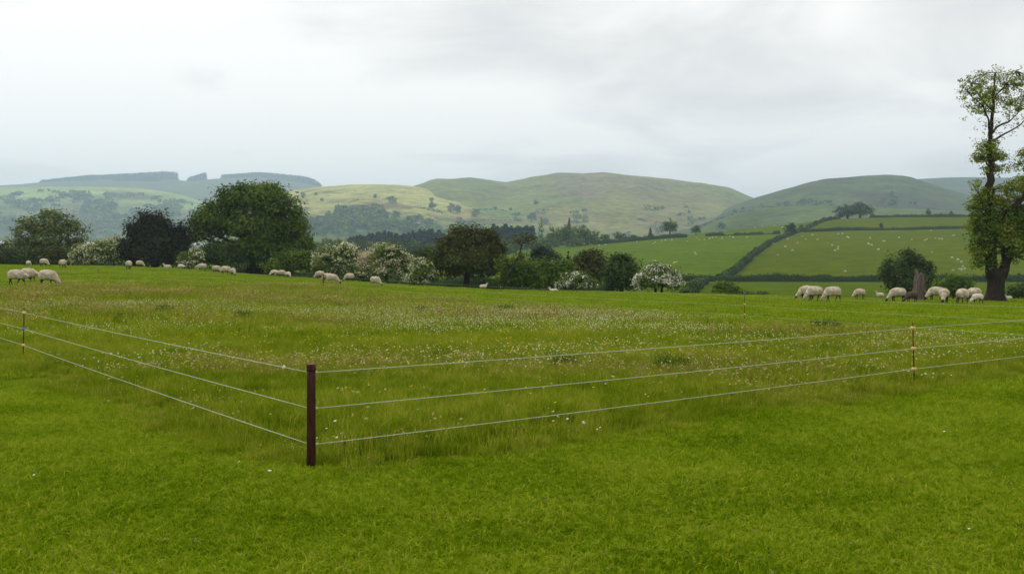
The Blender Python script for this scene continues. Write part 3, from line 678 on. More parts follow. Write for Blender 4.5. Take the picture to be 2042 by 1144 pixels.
# the tall tree at the right edge
def tall_tree():
    r = np.random.default_rng(77); d = 62.5; b = gpt(1983, d); root = empty('tall_ash_tree', b)
    tag(root, 'tall forked tree with sparse young leaves at the right edge', 'tree')
    P = lambda px, py, dy=0: ptk(px, py, d, b, dy)
    m = d / F
    # trunk with flared foot
    S_ = 18; V = []; lv = [(598, 1983, 25), (594, 1983, 21), (588, 1984, 18), (577, 1985, 16.5), (560, 1986, 16.5), (546, 1988, 17), (535, 1989, 16)]
    ph = r.uniform(0, 6)
    for i, (py, px, w) in enumerate(lv):
        c = P(px, py)
        if i == 0: c[2] = -0.15
        for s in range(S_):
            q = 2 * math.pi * s / S_; k = 1 + 0.14 * math.sin(q * 5 + ph) * max(0.25, 1 - i * 0.28) + r.uniform(-.03, .03)
            V.append((c[0] + math.cos(q) * w * m * k, c[1] + math.sin(q) * w * m * k * 0.9, c[2]))
    Q = [[i * S_ + s, i * S_ + (s + 1) % S_, (i + 1) * S_ + (s + 1) % S_, (i + 1) * S_ + s] for i in range(len(lv) - 1) for s in range(S_)]
    link('trunk', mesh('trunk', V, [np.array(Q), np.array([[(len(lv) - 1) * S_ + s for s in range(S_)]])], [MAT['barkdark']], smooth=True), root)
    def limb(pts, rad):
        ac = Acc(); pts = [np.array(p) for p in pts]
        k = len(pts); tt = np.linspace(0, k - 1, (k - 1) * 4 + 1); Pn = np.array(pts)
        path = np.stack([np.interp(tt, range(k), Pn[:, j]) for j in range(3)], 1) + r.normal(0, 0.035, (len(tt), 3)) * np.clip(np.interp(tt, range(k), rad) / 0.1, .3, 1)[:, None]
        ac.add(*tube(path, np.interp(tt, range(k), rad), 8, r, 0.08))
        return ac
    stems = [  # main left leader to the top, and the right limbs
        ([P(1978, 552), P(1976, 500), P(1974, 440), P(1972, 385), P(1976, 330), P(1972, 290), P(1978, 240), P(1982, 190), P(1985, 145)],
         [0.36, 0.33, 0.28, 0.25, 0.2, 0.15, 0.11, 0.07, 0.03]),
        ([P(2000, 552), P(2012, 505, .3), P(2028, 455, .5), P(2042, 425, .6), P(2075, 395, .6), P(2110, 350, .6)], [0.32, 0.28, 0.24, 0.2, 0.15, 0.06]),
        ([P(1974, 450), P(2000, 425, -.3), P(2025, 405, -.4), P(2050, 375, -.5), P(2062, 330, -.5)], [0.2, 0.19, 0.16, 0.13, 0.05]),
        ([P(1978, 265), P(1995, 250, .3), P(2020, 240, .5), P(2040, 222, .6)], [0.08, 0.06, 0.045, 0.02]),
        ([P(1978, 282), P(2000, 268, -.3), P(2028, 250, -.5), P(2050, 225, -.6)], [0.07, 0.05, 0.035, 0.015]),
        ([P(1974, 270), P(1966, 240, -.3), P(1955, 215, -.4), P(1925, 190, -.5)], [0.06, 0.05, 0.035, 0.015]),
        ([P(1980, 225), P(1962, 195, .4), P(1945, 165, .5)], [0.06, 0.04, 0.015]),
        ([P(1982, 195), P(2002, 170, -.3), P(2018, 145, -.5)], [0.05, 0.035, 0.012]),
        ([P(1974, 335), P(1958, 320, -.4), P(1945, 305, -.5)], [0.06, 0.04, 0.015]),
        ([P(1975, 325), P(1990, 305, .4), P(2000, 285, .5)], [0.06, 0.04, 0.015]),
        ([P(1974, 430), P(1955, 410, -.5), P(1942, 385, -.6)], [0.08, 0.05, 0.02]),
        ([P(1976, 500), P(1958, 480, -.6), P(1940, 455, -.8)], [0.09, 0.06, 0.02])]
    for pts, rad in stems: link('limb', limb(pts, rad).mesh('limb', MAT['barkdark']), root)
    k = m
    def crown(lst, ncl, per, size, crad, leaf, shell=0.25):
        lo = px_lobes(lst, d, b, 0.95)
        V, Q, tn, C = cloud(lo, ncl, per, size, crad, r, shell, 0.55)
        link('crown', mesh('crown', V, [Q], [MAT[leaf]], tone=tn), root)
        ac = Acc(); la = np.array(lo)
        spine = np.concatenate([np.array([np.array(p) for p in s[0]]) for s in stems])
        for c in C[::2]:
            j = np.argmin(((spine - c) ** 2).sum(1))
            ac.add(*tube(bend(spine[j], c, r, 4, 0.1), [0.022, 0.017, 0.012, 0.006], 4))
        link('twigs', ac.mesh('twigs', MAT['barkdark']), root)['kind'] = 'stuff'
    crown([(1978, 158, 40, 28), (1938, 182, 34, 30), (2018, 168, 40, 34), (1960, 215, 42, 34), (2010, 215, 36, 26), (1985, 190, 46, 36), (2045, 195, 28, 40)], 330, 13, 0.125, 0.22, 'young', 0.1)
    crown([(1970, 300, 28, 28), (1955, 318, 20, 18), (1990, 316, 22, 18), (1998, 338, 16, 12), (1975, 345, 16, 18)], 140, 15, 0.14, 0.24, 'young', 0.1)
    crown([(2048, 325, 28, 32), (2040, 380, 36, 32), (2070, 370, 32, 42), (2010, 378, 28, 18), (1962, 392, 24, 18), (1950, 370, 14, 12)], 260, 16, 0.145, 0.26, 'young', 0.15)
    crown([(1955, 425, 26, 36), (1990, 440, 46, 38), (2035, 450, 38, 42), (1952, 480, 24, 38), (1990, 495, 50, 36), (2040, 510, 32, 28), (1962, 530, 24, 22), (2070, 470, 32, 50)], 420, 20, 0.15, 0.3, 'bright', 0.2)
    crown([(1948, 410, 18, 22), (1946, 450, 18, 28), (1955, 500, 20, 28), (1975, 400, 26, 16), (2000, 410, 30, 16), (2000, 470, 40, 40), (2036, 440, 30, 36)], 420, 18, 0.145, 0.28, 'young', 0.3)
    # loose sprays of leaves along every limb
    P_, pr = [], np.random.default_rng(9)
    for pts, rad in stems:
        pts = np.array([np.array(p) for p in pts])
        for i in range(len(pts) - 1):
            nseg = int(np.linalg.norm(pts[i + 1] - pts[i]) * 5)
            if rad[i] > 0.3: nseg = nseg // 3
            for _ in range(nseg):
                c = pts[i] + (pts[i + 1] - pts[i]) * pr.uniform() + pr.normal(0, 0.33, 3)
                P_.append(c + pr.normal(0, 0.1, (9, 3)))
    P_ = np.concatenate(P_); V, Q = leaf_quads(P_, np.tile([0, 0, 0.4], (len(P_), 1)), 0.13, pr, jit=0.8)
    link('crown', mesh('crown', V, [Q], [MAT['young']], tone=np.clip(pr.normal(.5, .2, len(Q)), 0, 1)), root)
tall_tree()

# ------------------------------------------------------------------ hedges
def hedge(label, pts, h, w, seed, size=0.55, dens=16, gaps=0.0, mat='hedge', group='field hedges on the hillside'):
    """pts: list of (photo bearing px, depth)"""
    r = np.random.default_rng(seed)
    W = np.array([[(px - CX) / F * d, d] for px, d in pts]); sl = np.concatenate([[0], np.cumsum(np.linalg.norm(np.diff(W, axis=0), axis=1))])
    base = Vector((W[0, 0], W[0, 1], float(gz(W[0, 0], W[0, 1]))))
    Ltot = sl[-1]; ns = max(4, int(Ltot / 1.6)); s = np.linspace(0, Ltot, ns)
    X = np.interp(s, sl, W[:, 0]); Y = np.interp(s, sl, W[:, 1]); tx = np.gradient(X); ty = np.gradient(Y); l = np.hypot(tx, ty); nx, ny = -ty / l, tx / l
    hh = h * (0.5 + 0.75 * fbm(s / 7, s * 0 + seed, seed) + 0.35 * np.clip(fbm(s / 3.5, s * 0 + 5, seed + 8) - 0.55, 0, 1) * 3); hh *= (fbm(s / 14, s * 0 + 3, seed + 5) > gaps * 1.0) * 0.9 + 0.1
    X = X + nx * (fbm(s / 12, s * 0, seed + 2) - .5) * w; Y = Y + ny * (fbm(s / 12, s * 0, seed + 2) - .5) * w
    prof = [(-0.5, -0.15), (-0.52, 0.35), (-0.42, 0.75), (-0.15, 0.93), (0.15, 0.93), (0.42, 0.75), (0.52, 0.35), (0.5, -0.15)]
    V = []
    for a, z in prof:
        px_ = X + nx * a * w * 0.85; py_ = Y + ny * a * w * 0.85
        V.append(np.stack([px_, py_, gz(px_, py_) + z * hh * 0.93 + (fbm(s / 1.7, s * 0 + z * 9, seed + 7) - .5) * 0.25 * h * (z > 0)], 1))
    V = np.stack(V, 1).reshape(-1, 3); k = len(prof)
    Q = grid_faces(ns, k)
    n = int(Ltot * dens); q = r.uniform(0, Ltot, n); ang = r.uniform(-0.15, math.pi + 0.15, n)
    cx = np.interp(q, s, X); cyy = np.interp(q, s, Y); nxx = np.interp(q, s, nx); nyy = np.interp(q, s, ny); hq = np.interp(q, s, hh)
    o1 = np.cos(ang); o2 = np.sin(ang); jit = r.uniform(0.85, 1.12, n)
    P = np.stack([cx + nxx * o1 * w * 0.5 * jit, cyy + nyy * o1 * w * 0.5 * jit, 0 * cx], 1); P[:, 2] = gz(P[:, 0], P[:, 1]) + np.clip(o2, 0, 1) ** 0.7 * hq * jit * 0.98 + r.uniform(0, 0.3, n) * h * (o2 < 0.45)
    lv, lf = leaf_quads(P, np.stack([nxx * o1, nyy * o1, o2], 1), size, r)
    tone = np.clip(np.interp(q, s, fbm(s / 6, s * 0, seed + 3)) * 1.2 - 0.1 + r.normal(0, 0.17, n), 0, 1)
    allV = np.concatenate([V, lv]) - np.array(base)
    o = link('hedge', mesh('hedge', allV, [Q, lf + len(V)], [MAT[mat]], tone=np.concatenate([np.full(len(Q), 0.3), tone])), loc=base)
    tag(o, label, 'hedge', group); return o
hedge('thick dark hedge along the foot of the hillside', [(1355, 283), (1500, 282), (1700, 281), (1880, 280), (2042, 280), (2250, 280)], 2.15, 1.8, 1, 0.5, 26)
hedge('hedge climbing diagonally up between the two hillside fields', [(1432, 286), (1445, 300), (1478, 350), (1508, 420), (1540, 500), (1568, 560), (1600, 640)], 2.3, 1.9, 2, 0.6, 18)
hedge('hedge running level across the upper hillside to the right', [(1600, 612), (1700, 608), (1800, 602), (1930, 600), (2200, 600)], 2.0, 2.0, 3, 0.7, 12)
hedge('hedge along the very top of the hillside', [(1735, 748), (1800, 746), (1930, 744), (2200, 740)], 2.4, 2.2, 4, 0.85, 10, gaps=0.3)
hedge('short hedge slanting up to the tree clump on the hilltop', [(1602, 620), (1630, 680), (1668, 742)], 2.3, 2.2, 5, 0.8, 12)
hedge('gappy hedge across the upper left hillside field', [(1408, 612), (1450, 606), (1500, 604), (1556, 600)], 2.1, 2.3, 6, 0.75, 11, gaps=0.42)
hedge('hedge along the left ridge of the hillside', [(1186, 618), (1230, 612), (1290, 606), (1370, 600)], 2.4, 2.4, 7, 0.75, 12, gaps=0.25)
hedge('low hedge slanting down toward the white hawthorn', [(1408, 270), (1392, 215), (1376, 165), (1362, 135)], 1.7, 1.5, 8, 0.4, 26, group='hedges below the pasture rim')
hedge('dark hedgerow along the left pasture rim', [(-120, 140), (60, 140), (160, 142), (260, 138)], 2.6, 2.4, 9, 0.42, 34, mat='dark', group='hedges below the pasture rim')
hedge('dark hedgerow behind the hawthorns along the pasture rim', [(400, 136), (560, 128), (700, 122), (830, 112), (960, 106), (1080, 108), (1220, 104)], 2.4, 2.6, 10, 0.38, 34, mat='dark', group='hedges below the pasture rim')
hedge('hedge on the hilltop left of the tree clump', [(1640, 752), (1676, 750)], 2.4, 2.2, 11, 0.8, 12)

# ------------------------------------------------------------------ middle distance trees (shared meshes)
def blob_mesh(name, h, w, leaf, seed, ncl=46, per=20, size=1.0, trunk=True, open_=False):
    r = np.random.default_rng(seed); lo = []
    n = 6
    for i in range(n):
        a = 2 * math.pi * i / n + r.uniform(-.4, .4); rr = w * r.uniform(0.42, 0.6)
        lo.append((math.cos(a) * w * 0.42, math.sin(a) * w * 0.42, h * r.uniform(0.42, 0.62), rr, rr, h * r.uniform(0.22, 0.3)))
    lo.append((0, 0, h * 0.74, w * 0.55, w * 0.55, h * 0.24))
    if not open_: lo.append((0, 0, h * 0.3, w * 0.85, w * 0.85, h * 0.26))
    V, Q, tn, C = cloud(lo, ncl, per, size, w * 0.2, r, 0.5); V[:, 2] = np.maximum(V[:, 2], 0.02 * h)
    tv, tq, tt = tube([(0, 0, -1), (0, 0, h * 0.3), (0, 0, h * 0.7)], [w * 0.1, w * 0.075, w * 0.03], 6)
    k = len(V)
    return mesh(name, np.concatenate([V, tv]), [Q, tq + k, tt + k], [MAT[leaf], MAT['barkdark']], tone=np.concatenate([tn, np.zeros(len(tq) + len(tt))]),
                matidx=[0] * len(Q) + [1] * (len(tq) + len(tt)))
BL = {m: [blob_mesh('tree_' + m, 1, 0.5, m, 200 + i * 7 + j, 60, 22, 0.085) for j in range(3)] for i, m in enumerate(['oak', 'dark', 'bright', 'olive', 'ashl', 'purple'])}
BLO = [blob_mesh('open_tree', 1, 0.5, 'oak', 300 + j, 80, 26, 0.07, open_=True) for j in range(2)]
CN = [conifer_mesh('conifer_%d' % j, 1, 0.22, 60 + j, 16, leaf=0.12, per=34) for j in range(3)]
PP = conifer_mesh('poplar', 1, 0.17, 70, 18, mat='oak', leaf=0.09, width_pow=0.35, per=22)
def put(name, me, px, d, top_py, label, cat='tree', group=None, wpx=None, z=None, rot=None, unit_w=1.0):
    p = gpt(px, d, -0.1) if z is None else Vector(((px - CX) / F * d, d, z))
    h = pz(top_py, d) - p.z
    if h < 0.8: h = 0.8
    o = link(name, me, loc=p); sx = h if wpx is None else wpx * d / F / unit_w
    o.scale = (sx, sx, h); o.rotation_euler.z = rng.uniform(0, 6.28) if rot is None else rot
    return tag(o, label, cat, group)
# on the hillside
put('field_oak', BLO[0], 1336, 604, 434, 'lone spreading oak on the left ridge of the hillside', wpx=40)
put('cypress_tree', CN[0], 1297, 606, 455, 'small dark conical tree left of the lone ridge oak', wpx=34, unit_w=1.0)
put('thorn_tree', BL['purple'][0], 1577, 575, 442, 'dark thorn tree where the diagonal hedge meets the upper hedge', wpx=27)
put('hilltop_tree', BL['dark'][0], 1690, 752, 407, 'left of the two big trees in the hilltop clump', wpx=56, unit_w=1.0)
put('hilltop_tree', BL['dark'][1], 1715, 756, 403, 'right of the two big trees in the hilltop clump', wpx=58, unit_w=1.0)
put('ivy_post_tree', PP, 1739, 748, 416, 'narrow dark stubby tree beside the hilltop clump', wpx=28)
put('hedge_tree', BLO[1], 1851, 745, 416, 'small lollipop tree in the top hedge', wpx=13)
put('hedge_tree', BL['dark'][2], 1897, 745, 420, 'smallest tree in the top hedge near the tall tree', wpx=9)
put('hedge_tree', BL['purple'][1], 1757, 606, 443, 'small dark thorn growing from the level upper hedge', wpx=9)
put('ridge_bush', BL['dark'][1], 1388, 660, 449, 'dark bush peeping over the ridge right of the lone oak', wpx=26)
put('ridge_bush', BL['bright'][0], 1235, 640, 461, 'pale green bush at the left end of the ridge hedge', wpx=32)
put('ridge_bush', BL['bright'][1], 1205, 640, 466, 'green bush next to the wood at the ridge hedge', wpx=26)
put('ridge_bush', BL['dark'][2], 1265, 640, 469, 'low dark bush in the ridge hedge', wpx=26)
# wood beyond the brownish tree
for px, d, t, w, m in [(1105, 640, 452, 46, 'oak'), (1130, 630, 444, 52, 'oak'), (1160, 625, 447, 52, 'oak'), (1185, 620, 460, 40, 'oak'), (1092, 600, 466, 40, 'bright'), (1148, 600, 466, 46, 'bright'), (1060, 610, 472, 40, 'bright'), (1030, 600, 470, 40, 'oak'), (1005, 590, 474, 36, 'bright')]:
    put('wood_tree', BL[m][int(px) % 3], px, d, t, 'rounded green tree in the wood left of the hillside ridge', group='broadleaf trees of the middle wood', wpx=w, z=float(gz((px - CX) / F * d, d)) - 4)
put('poplar_tree', PP, 1079, 650, 435, 'tall narrow poplar rising above the wood', wpx=46)
put('wood_spire', CN[1], 1135, 640, 437, 'conifer tip poking above the rounded wood', wpx=34)
for i, px in enumerate(range(984, 1064, 6)):
    put('conifer_tree', CN[i % 3], px, 700 + 14 * (i % 3), 449 + rng.uniform(0, 9), 'dark conifer in the row behind the brownish olive tree', group='conifers behind the brownish tree', wpx=95, z=float(gz((px - CX) / F * 700, 700)) - 3)
for i in range(46):
    px = 700 + i * 4.1 + rng.uniform(-2, 2); t = np.interp(px, [700, 760, 800, 850, 890], [474, 463, 467, 459, 464]) + rng.uniform(-3, 4); d = 780 + rng.uniform(-25, 25)
    put('conifer_tree', CN[i % 3], px, d, t, 'dark spruce in the plantation beyond the cream hawthorns', group='plantation conifers in the valley', wpx=74, z=float(gz((px - CX) / F * d, d)) - 3)
for i in range(34):
    px = 612 + i * 12.2 + rng.uniform(-5, 5); d = 520 + rng.uniform(0, 140); t = np.interp(px, [610, 660, 720, 800, 870, 1000], [478, 474, 476, 480, 482, 486]) + rng.uniform(-4, 7)
    put('valley_tree', BL[['oak', 'dark', 'bright', 'oak', 'olive'][i % 5]][i % 3], px, d, t, 'leafy tree of the valley belt behind the hawthorn row', group='valley belt of trees', wpx=rng.uniform(28, 46), z=float(gz((px - CX) / F * d, d)) - 2)
for i in range(16):
    px = -10 + i * 26 + rng.uniform(-8, 8); d = 900 + rng.uniform(-60, 60)
    put('valley_tree', BL[['ashl', 'dark', 'oak'][i % 3]][i % 3], px, d, 487 + rng.uniform(-8, 4), 'tree in the valley beyond the left hedgerow', group='trees in the left valley', wpx=rng.uniform(18, 32), z=float(gz((px - CX) / F * d, d)) - 2)

# ------------------------------------------------------------------ far woods and hill trees
def wood(name, label, pts, h, w, leaf, seed, per=22, cone=False):
    """one mass of crowns, pts (n,3)"""
    r = np.random.default_rng(seed); n = len(pts); ci = np.repeat(np.arange(n), per); m = len(ci)
    hs = h * r.uniform(0.6, 1.3, n)
    if cone:
        uu = (pts[:, 0] - pts[:, 0].min()) / np.ptp(pts[:, 0]); hs *= np.clip(np.minimum(uu * 11, (1 - uu) * 7) + 0.12 + r.uniform(-.1, .1, n), 0.2, 1)
    wsz = w * r.uniform(0.7, 1.3, n)
    if cone:
        t = r.uniform(0, 1, m) ** 1.3; a = r.uniform(0, 2 * math.pi, m); rr = (1 - t) * r.uniform(0.5, 1, m)
        off = np.stack([np.cos(a) * rr * wsz[ci], np.sin(a) * rr * wsz[ci], t * hs[ci]], 1)
    else:
        u = rand_unit(r, m); u[:, 2] = np.abs(u[:, 2]) * 1.0 - 0.15 * r.uniform(0, 1, m)
        off = u * np.stack([wsz[ci], wsz[ci], hs[ci] * 0.6], 1) * r.uniform(0.75, 1.05, m)[:, None]; off[:, 2] += hs[ci] * 0.4
    outd = off / (np.linalg.norm(off, axis=1, keepdims=True) + 1e-6)
    V, Q = leaf_quads(pts[ci] + off, outd, w * 0.75, r, up=0.2, jit=0.5, aspect=0.8)
    tone = np.clip(r.normal(0.5, 0.2, n)[ci] + r.normal(0, 0.12, m), 0, 1)
    o = link(name, mesh(name, V, [Q], [MAT[leaf]], tone=tone)); tag(o, label, 'woodland', kind='stuff'); return o
def hill_pts(h, px0, px1, v0, v1, n, seed, jig=1.0, thr=None):
    r = np.random.default_rng(seed); px = r.uniform(px0, px1, n); v = r.uniform(v0, v1, n)
    if thr is not None:
        k = fbm(px / 34, v * 9, seed + 1, 3) > thr; px, v = px[k], v[k]
    return h.at(px, v)
wood('plantation', 'long dark conifer plantation on the left skyline', hill_pts(H_back, 186, 354, 0.84, 1.0, 1500, 1), 36, 11, 'conifer', 1, 10, True)
wood('plantation', 'dark conifer plantation sloping down the skyline above the oak', hill_pts(H_back, 442, 640, 0.88, 1.0, 1500, 2), 32, 11, 'conifer', 2, 10, True)
wood('plantation', 'small dark clump of trees between the two skyline plantations', hill_pts(H_back, 376, 411, 0.84, 1.0, 260, 3), 30, 12, 'conifer', 3, 12, True)
wood('plantation', 'lower dark plantation block under the left skyline plantation', hill_pts(H_back, 228, 316, 0.70, 0.82, 650, 4), 24, 11, 'conifer', 4, 10, True)
wood('plantation', 'thin dark plantation along the far left skyline', hill_pts(H_back, 82, 190, 0.80, 0.98, 700, 5), 20, 11, 'conifer', 5, 10, True)
wood('hillside_wood', 'dark scrub woodland across the lower left hillside', hill_pts(H_sh, -60, 430, 0.10, 0.55, 700, 6, thr=0.50), 11, 12, 'oak', 6, 16)
wood('valley_wood', 'hazy trees filling the valley floor at the left', hill_pts(H_sh, -80, 600, 0.0, 0.2, 380, 7, thr=0.44), 13, 12, 'ashl', 7, 16)
wood('hill_foot_wood', 'dark woodland along the foot of the yellow pasture hill', np.concatenate([hill_pts(H_pas, 596, 770, 0.08, 0.25, 230, 8, thr=0.47), hill_pts(H_pas, 740, 880, 0.05, 0.14, 120, 9, thr=0.5)]), 10, 8, 'oak', 8, 18)
wood('hill_foot_wood', 'greener trees and gardens below the pasture hill', hill_pts(H_pas, 560, 960, 0.0, 0.16, 230, 10, thr=0.42), 9, 8, 'oak', 9, 18)
wood('hill_foot_wood', 'scrub trees scattered at the foot of the moorland hill', hill_pts(H_ctr, 960, 1480, 0.0, 0.2, 330, 11, thr=0.52), 8, 7, 'oak', 10, 16)
wood('gorse_scrub', 'scrub trees along the foot of the rounded right hill', hill_pts(H_rt, 1480, 1950, 0.05, 0.35, 220, 13, thr=0.55), 8, 7, 'dark', 12, 16)
HT_LABELS = {(782, 404): 'roundest big tree alone high on the yellow pasture hill', (748, 396): 'small tree just left of the big round one on the pasture hill', (860, 402): 'small tree high on the pasture hill above the tree pair', (899, 424): 'left tree of the pair above the pinkish farmhouse', (912, 426): 'right tree of the pair above the pinkish farmhouse', (862, 416): 'mid sized tree above the village on the pasture hill', (947, 434): 'tree right of the long farm building below the moor', (605, 392): 'tree closest to the oak near the pasture hill top', (630, 390): 'small tree right of the one nearest the oak on the pasture hill', (642, 402): 'smallest tree below the pasture hill top near the oak', (788, 440): 'broad tree left of the village houses', (836, 440): 'tree standing among the village houses', (730, 418): 'wide flat tree at the upper edge of the foot woodland', (1069, 408): 'lone dark tree highest on the moorland slope above the poplar', (987, 417): 'small tree on the top boundary of the green field below the moor', (1018, 419): 'tiniest tree on the top boundary of the green field below the moor', (1060, 441): 'broad tree left of the poplar at the moor foot', (1088, 446): 'broad tree right of the poplar at the moor foot', (1440, 456): 'hazy tree just beyond the hillside ridge below the notch', (1520, 414): 'small tree right of the notch between the hills', (1566, 412): 'larger tree right of the notch on the rounded hill', (1598, 411): 'tiny tree between two larger ones on the rounded hill', (1630, 413): 'broad tree on the rounded hill above the diagonal hedge', (1658, 412): 'tree on the rounded hill left of the hilltop clump', (1465, 424): 'leftmost tiny tree in the notch between the hills', (1482, 419): 'second tiny tree in the notch between the hills', (1785, 428): 'large hazy tree behind the top hedge right of the clump', (1752, 424): 'medium hazy tree behind the top hedge next to the clump'}
for px, py, w, t, hh in [(782, 404, 24, 390, H_pas), (748, 396, 10, 386, H_pas), (860, 402, 12, 393, H_pas), (899, 424, 20, 404, H_pas), (912, 426, 18, 408, H_pas), (862, 416, 18, 403, H_pas),
                         (947, 434, 20, 415, H_pas), (605, 392, 14, 383, H_pas), (630, 390, 9, 383, H_pas), (642, 402, 9, 394, H_pas), (788, 440, 26, 419, H_pas), (836, 440, 22, 426, H_pas),
                         (730, 418, 26, 410, H_pas), (1069, 408, 12, 399, H_ctr), (987, 417, 10, 411, H_ctr), (1018, 419, 8, 414, H_ctr), (1060, 441, 22, 424, H_ctr), (1088, 446, 20, 434, H_ctr),
                         (1440, 456, 20, 442, H_low), (1520, 414, 10, 405, H_rt), (1566, 412, 14, 402, H_rt), (1598, 411, 8, 404, H_rt), (1630, 413, 14, 405, H_rt), (1658, 412, 12, 404, H_rt),
                         (1465, 424, 10, 417, H_rt), (1482, 419, 9, 412, H_rt), (1785, 428, 24, 408, H_rt), (1752, 424, 16, 412, H_rt)]:
    P, q = hh.at_py(px, py)
    side = HT_LABELS[(px, py)]; where = 'the yellow pasture hill' if hh is H_pas else 'the moorland hill' if hh is H_ctr else 'the rounded right hill'
    o = put('hill_tree', BL[['oak', 'dark', 'ashl'][int(px) % 3]][int(px) % 3], px, P[1], t, side, group='single trees on ' + where, wpx=w, z=P[2] - 0.5)

def far_hedge(h, pts, label, seed, hh=3.0):
    r = np.random.default_rng(seed); W = []
    for i in range(len(pts) - 1):
        a = h.at_py(*pts[i])[0]; b = h.at_py(*pts[i + 1])[0]; n = max(6, int(np.linalg.norm(b - a) / 4))
        for t in np.linspace(0, 1, n, endpoint=False):
            if r.uniform() < 0.86: W.append(a + (b - a) * t)
    W = np.array(W); ci = np.repeat(np.arange(len(W)), 8); m = len(ci); sz = hh * r.uniform(0.6, 1.5, len(W))
    u = rand_unit(r, m); u[:, 2] = np.abs(u[:, 2]); P = W[ci] + u * sz[ci][:, None] * np.array([1.0, 0.7, 1.0])
    V, Q = leaf_quads(P, u, hh * 0.9, r); b0 = W[0].copy()
    o = link('hedge', mesh('hedge', V - b0, [Q], [MAT['hedge']], tone=r.uniform(0, 1, len(Q))), loc=Vector(b0)); tag(o, label, 'hedge', 'hedges on the far hills')
far_hedge(H_pas, [(946, 420), (985, 419), (1048, 428)], 'far hedge along the top of the small green field below the moor', 1)
far_hedge(H_pas, [(940, 441), (1000, 440), (1045, 442)], 'far hedge along the bottom of the small green field below the moor', 2)
far_hedge(H_pas, [(838, 416), (860, 420), (888, 426)], 'far hedge slanting below the trees on the pasture hill', 3, 4)
far_hedge(H_pas, [(655, 403), (690, 408), (716, 398)], 'dark scrubby line crossing the yellow pasture hill', 4, 2.2)
far_hedge(H_low, [(1392, 455), (1430, 440), (1472, 426), (1500, 421)], 'far hedge climbing to the notch between the hills', 5, 3)
far_hedge(H_rt, [(1500, 415), (1560, 415), (1640, 414)], 'far hedge at the foot of the rounded right hill', 6, 3)

# ------------------------------------------------------------------ far buildings
def building(label, px, d, z, wpx, hpx, rpx, wall, roof, depth=8, rz=0.2, name='house'):
    k = d / F; w = wpx * k; h = hpx * k; rh = rpx * k; x = (px - CX) * k
    root = empty(name, (x, d, z - 0.3), rz); tag(root, label, 'building')
    a, c = w / 2, depth / 2
    V = [(-a, -c, 0), (a, -c, 0), (a, c, 0), (-a, c, 0), (-a, -c, h), (a, -c, h), (a, c, h), (-a, c, h), (-a, 0, h + rh), (a, 0, h + rh)]
    link('wall', mesh('wall', V, [np.array([[0, 1, 5, 4], [1, 2, 6, 5], [2, 3, 7, 6], [3, 0, 4, 7]]), np.array([[5, 6, 9], [7, 4, 8]])], [MAT[wall]]), root)
    e, t = 0.35, 0.25
    for s in (-1, 1):
        V = [(-a - e, s * (c + e), h - e * rh / c + t * 0.2), (a + e, s * (c + e), h - e * rh / c + t * 0.2), (a + e, 0, h + rh + t * 0.2), (-a - e, 0, h + rh + t * 0.2)]
        V = V + [(p[0], p[1], p[2] + t) for p in V]
        link('roof_slope', mesh('roof_slope', V, [np.array([[0, 3, 2, 1], [4, 5, 6, 7], [0, 1, 5, 4], [1, 2, 6, 5], [2, 3, 7, 6], [3, 0, 4, 7]])], [MAT[roof]]), root)
    if 'house' in name:
        bm = bmesh.new(); bmesh.ops.create_cube(bm, size=1, matrix=Matrix.Translation((a * 0.7, 0, h + rh + 0.5)) @ Matrix.Diagonal((0.9, 0.7, 1.8, 1)))
        me = bpy.data.meshes.new('chimney'); bm.to_mesh(me); bm.free(); me.materials.append(MAT['wallb']); link('chimney', me, root)
    return root
def gzz(px, d): return float(gz((px - CX) / F * d, d))
building('long pale roofed barn beyond the left hedgerow', 195, 860, gzz(195, 860), 46, 5, 4, 'wallp', 'roofw', 14, 0.12, 'barn')
building('white roofed shed at the far left edge of the valley', 16, 980, gzz(16, 980), 28, 4, 4, 'wallp', 'roofw', 12, -0.1, 'shed')
building('pale roofed shed glimpsed between the dark bronze tree and oak', 396, 860, gzz(396, 860), 36, 5, 4, 'wallp', 'roofw', 12, 0.1, 'shed')
for px, py, w, lab, wl, rf in [(834, 443, 12, 'white walled house at the left of the village below the pasture hill', 'wallp', 'roofg'), (846, 441, 10, 'brick house with red roof in the middle of the village', 'wallb', 'roofr'),
                               (857, 443, 11, 'grey roofed brick house at the right of the village', 'wallb', 'roofg'), (877, 452, 7, 'tiny white cottage below the village', 'wallp', 'roofg'),
                               (916, 436, 10, 'pinkish farmhouse beside the trees on the pasture hill', 'wallb', 'roofr'), (930, 442, 12, 'long farm building below the pinkish farmhouse', 'wallb', 'roofr'),
                               (869, 437, 7, 'small pale cottage above the village', 'wallp', 'roofr')]:
    P, q = H_pas.at_py(px, py + 3); building(lab, px, P[1], P[2], w, 4.5, 3, wl, rf, 7, random.Random(px).uniform(-.4, .4))

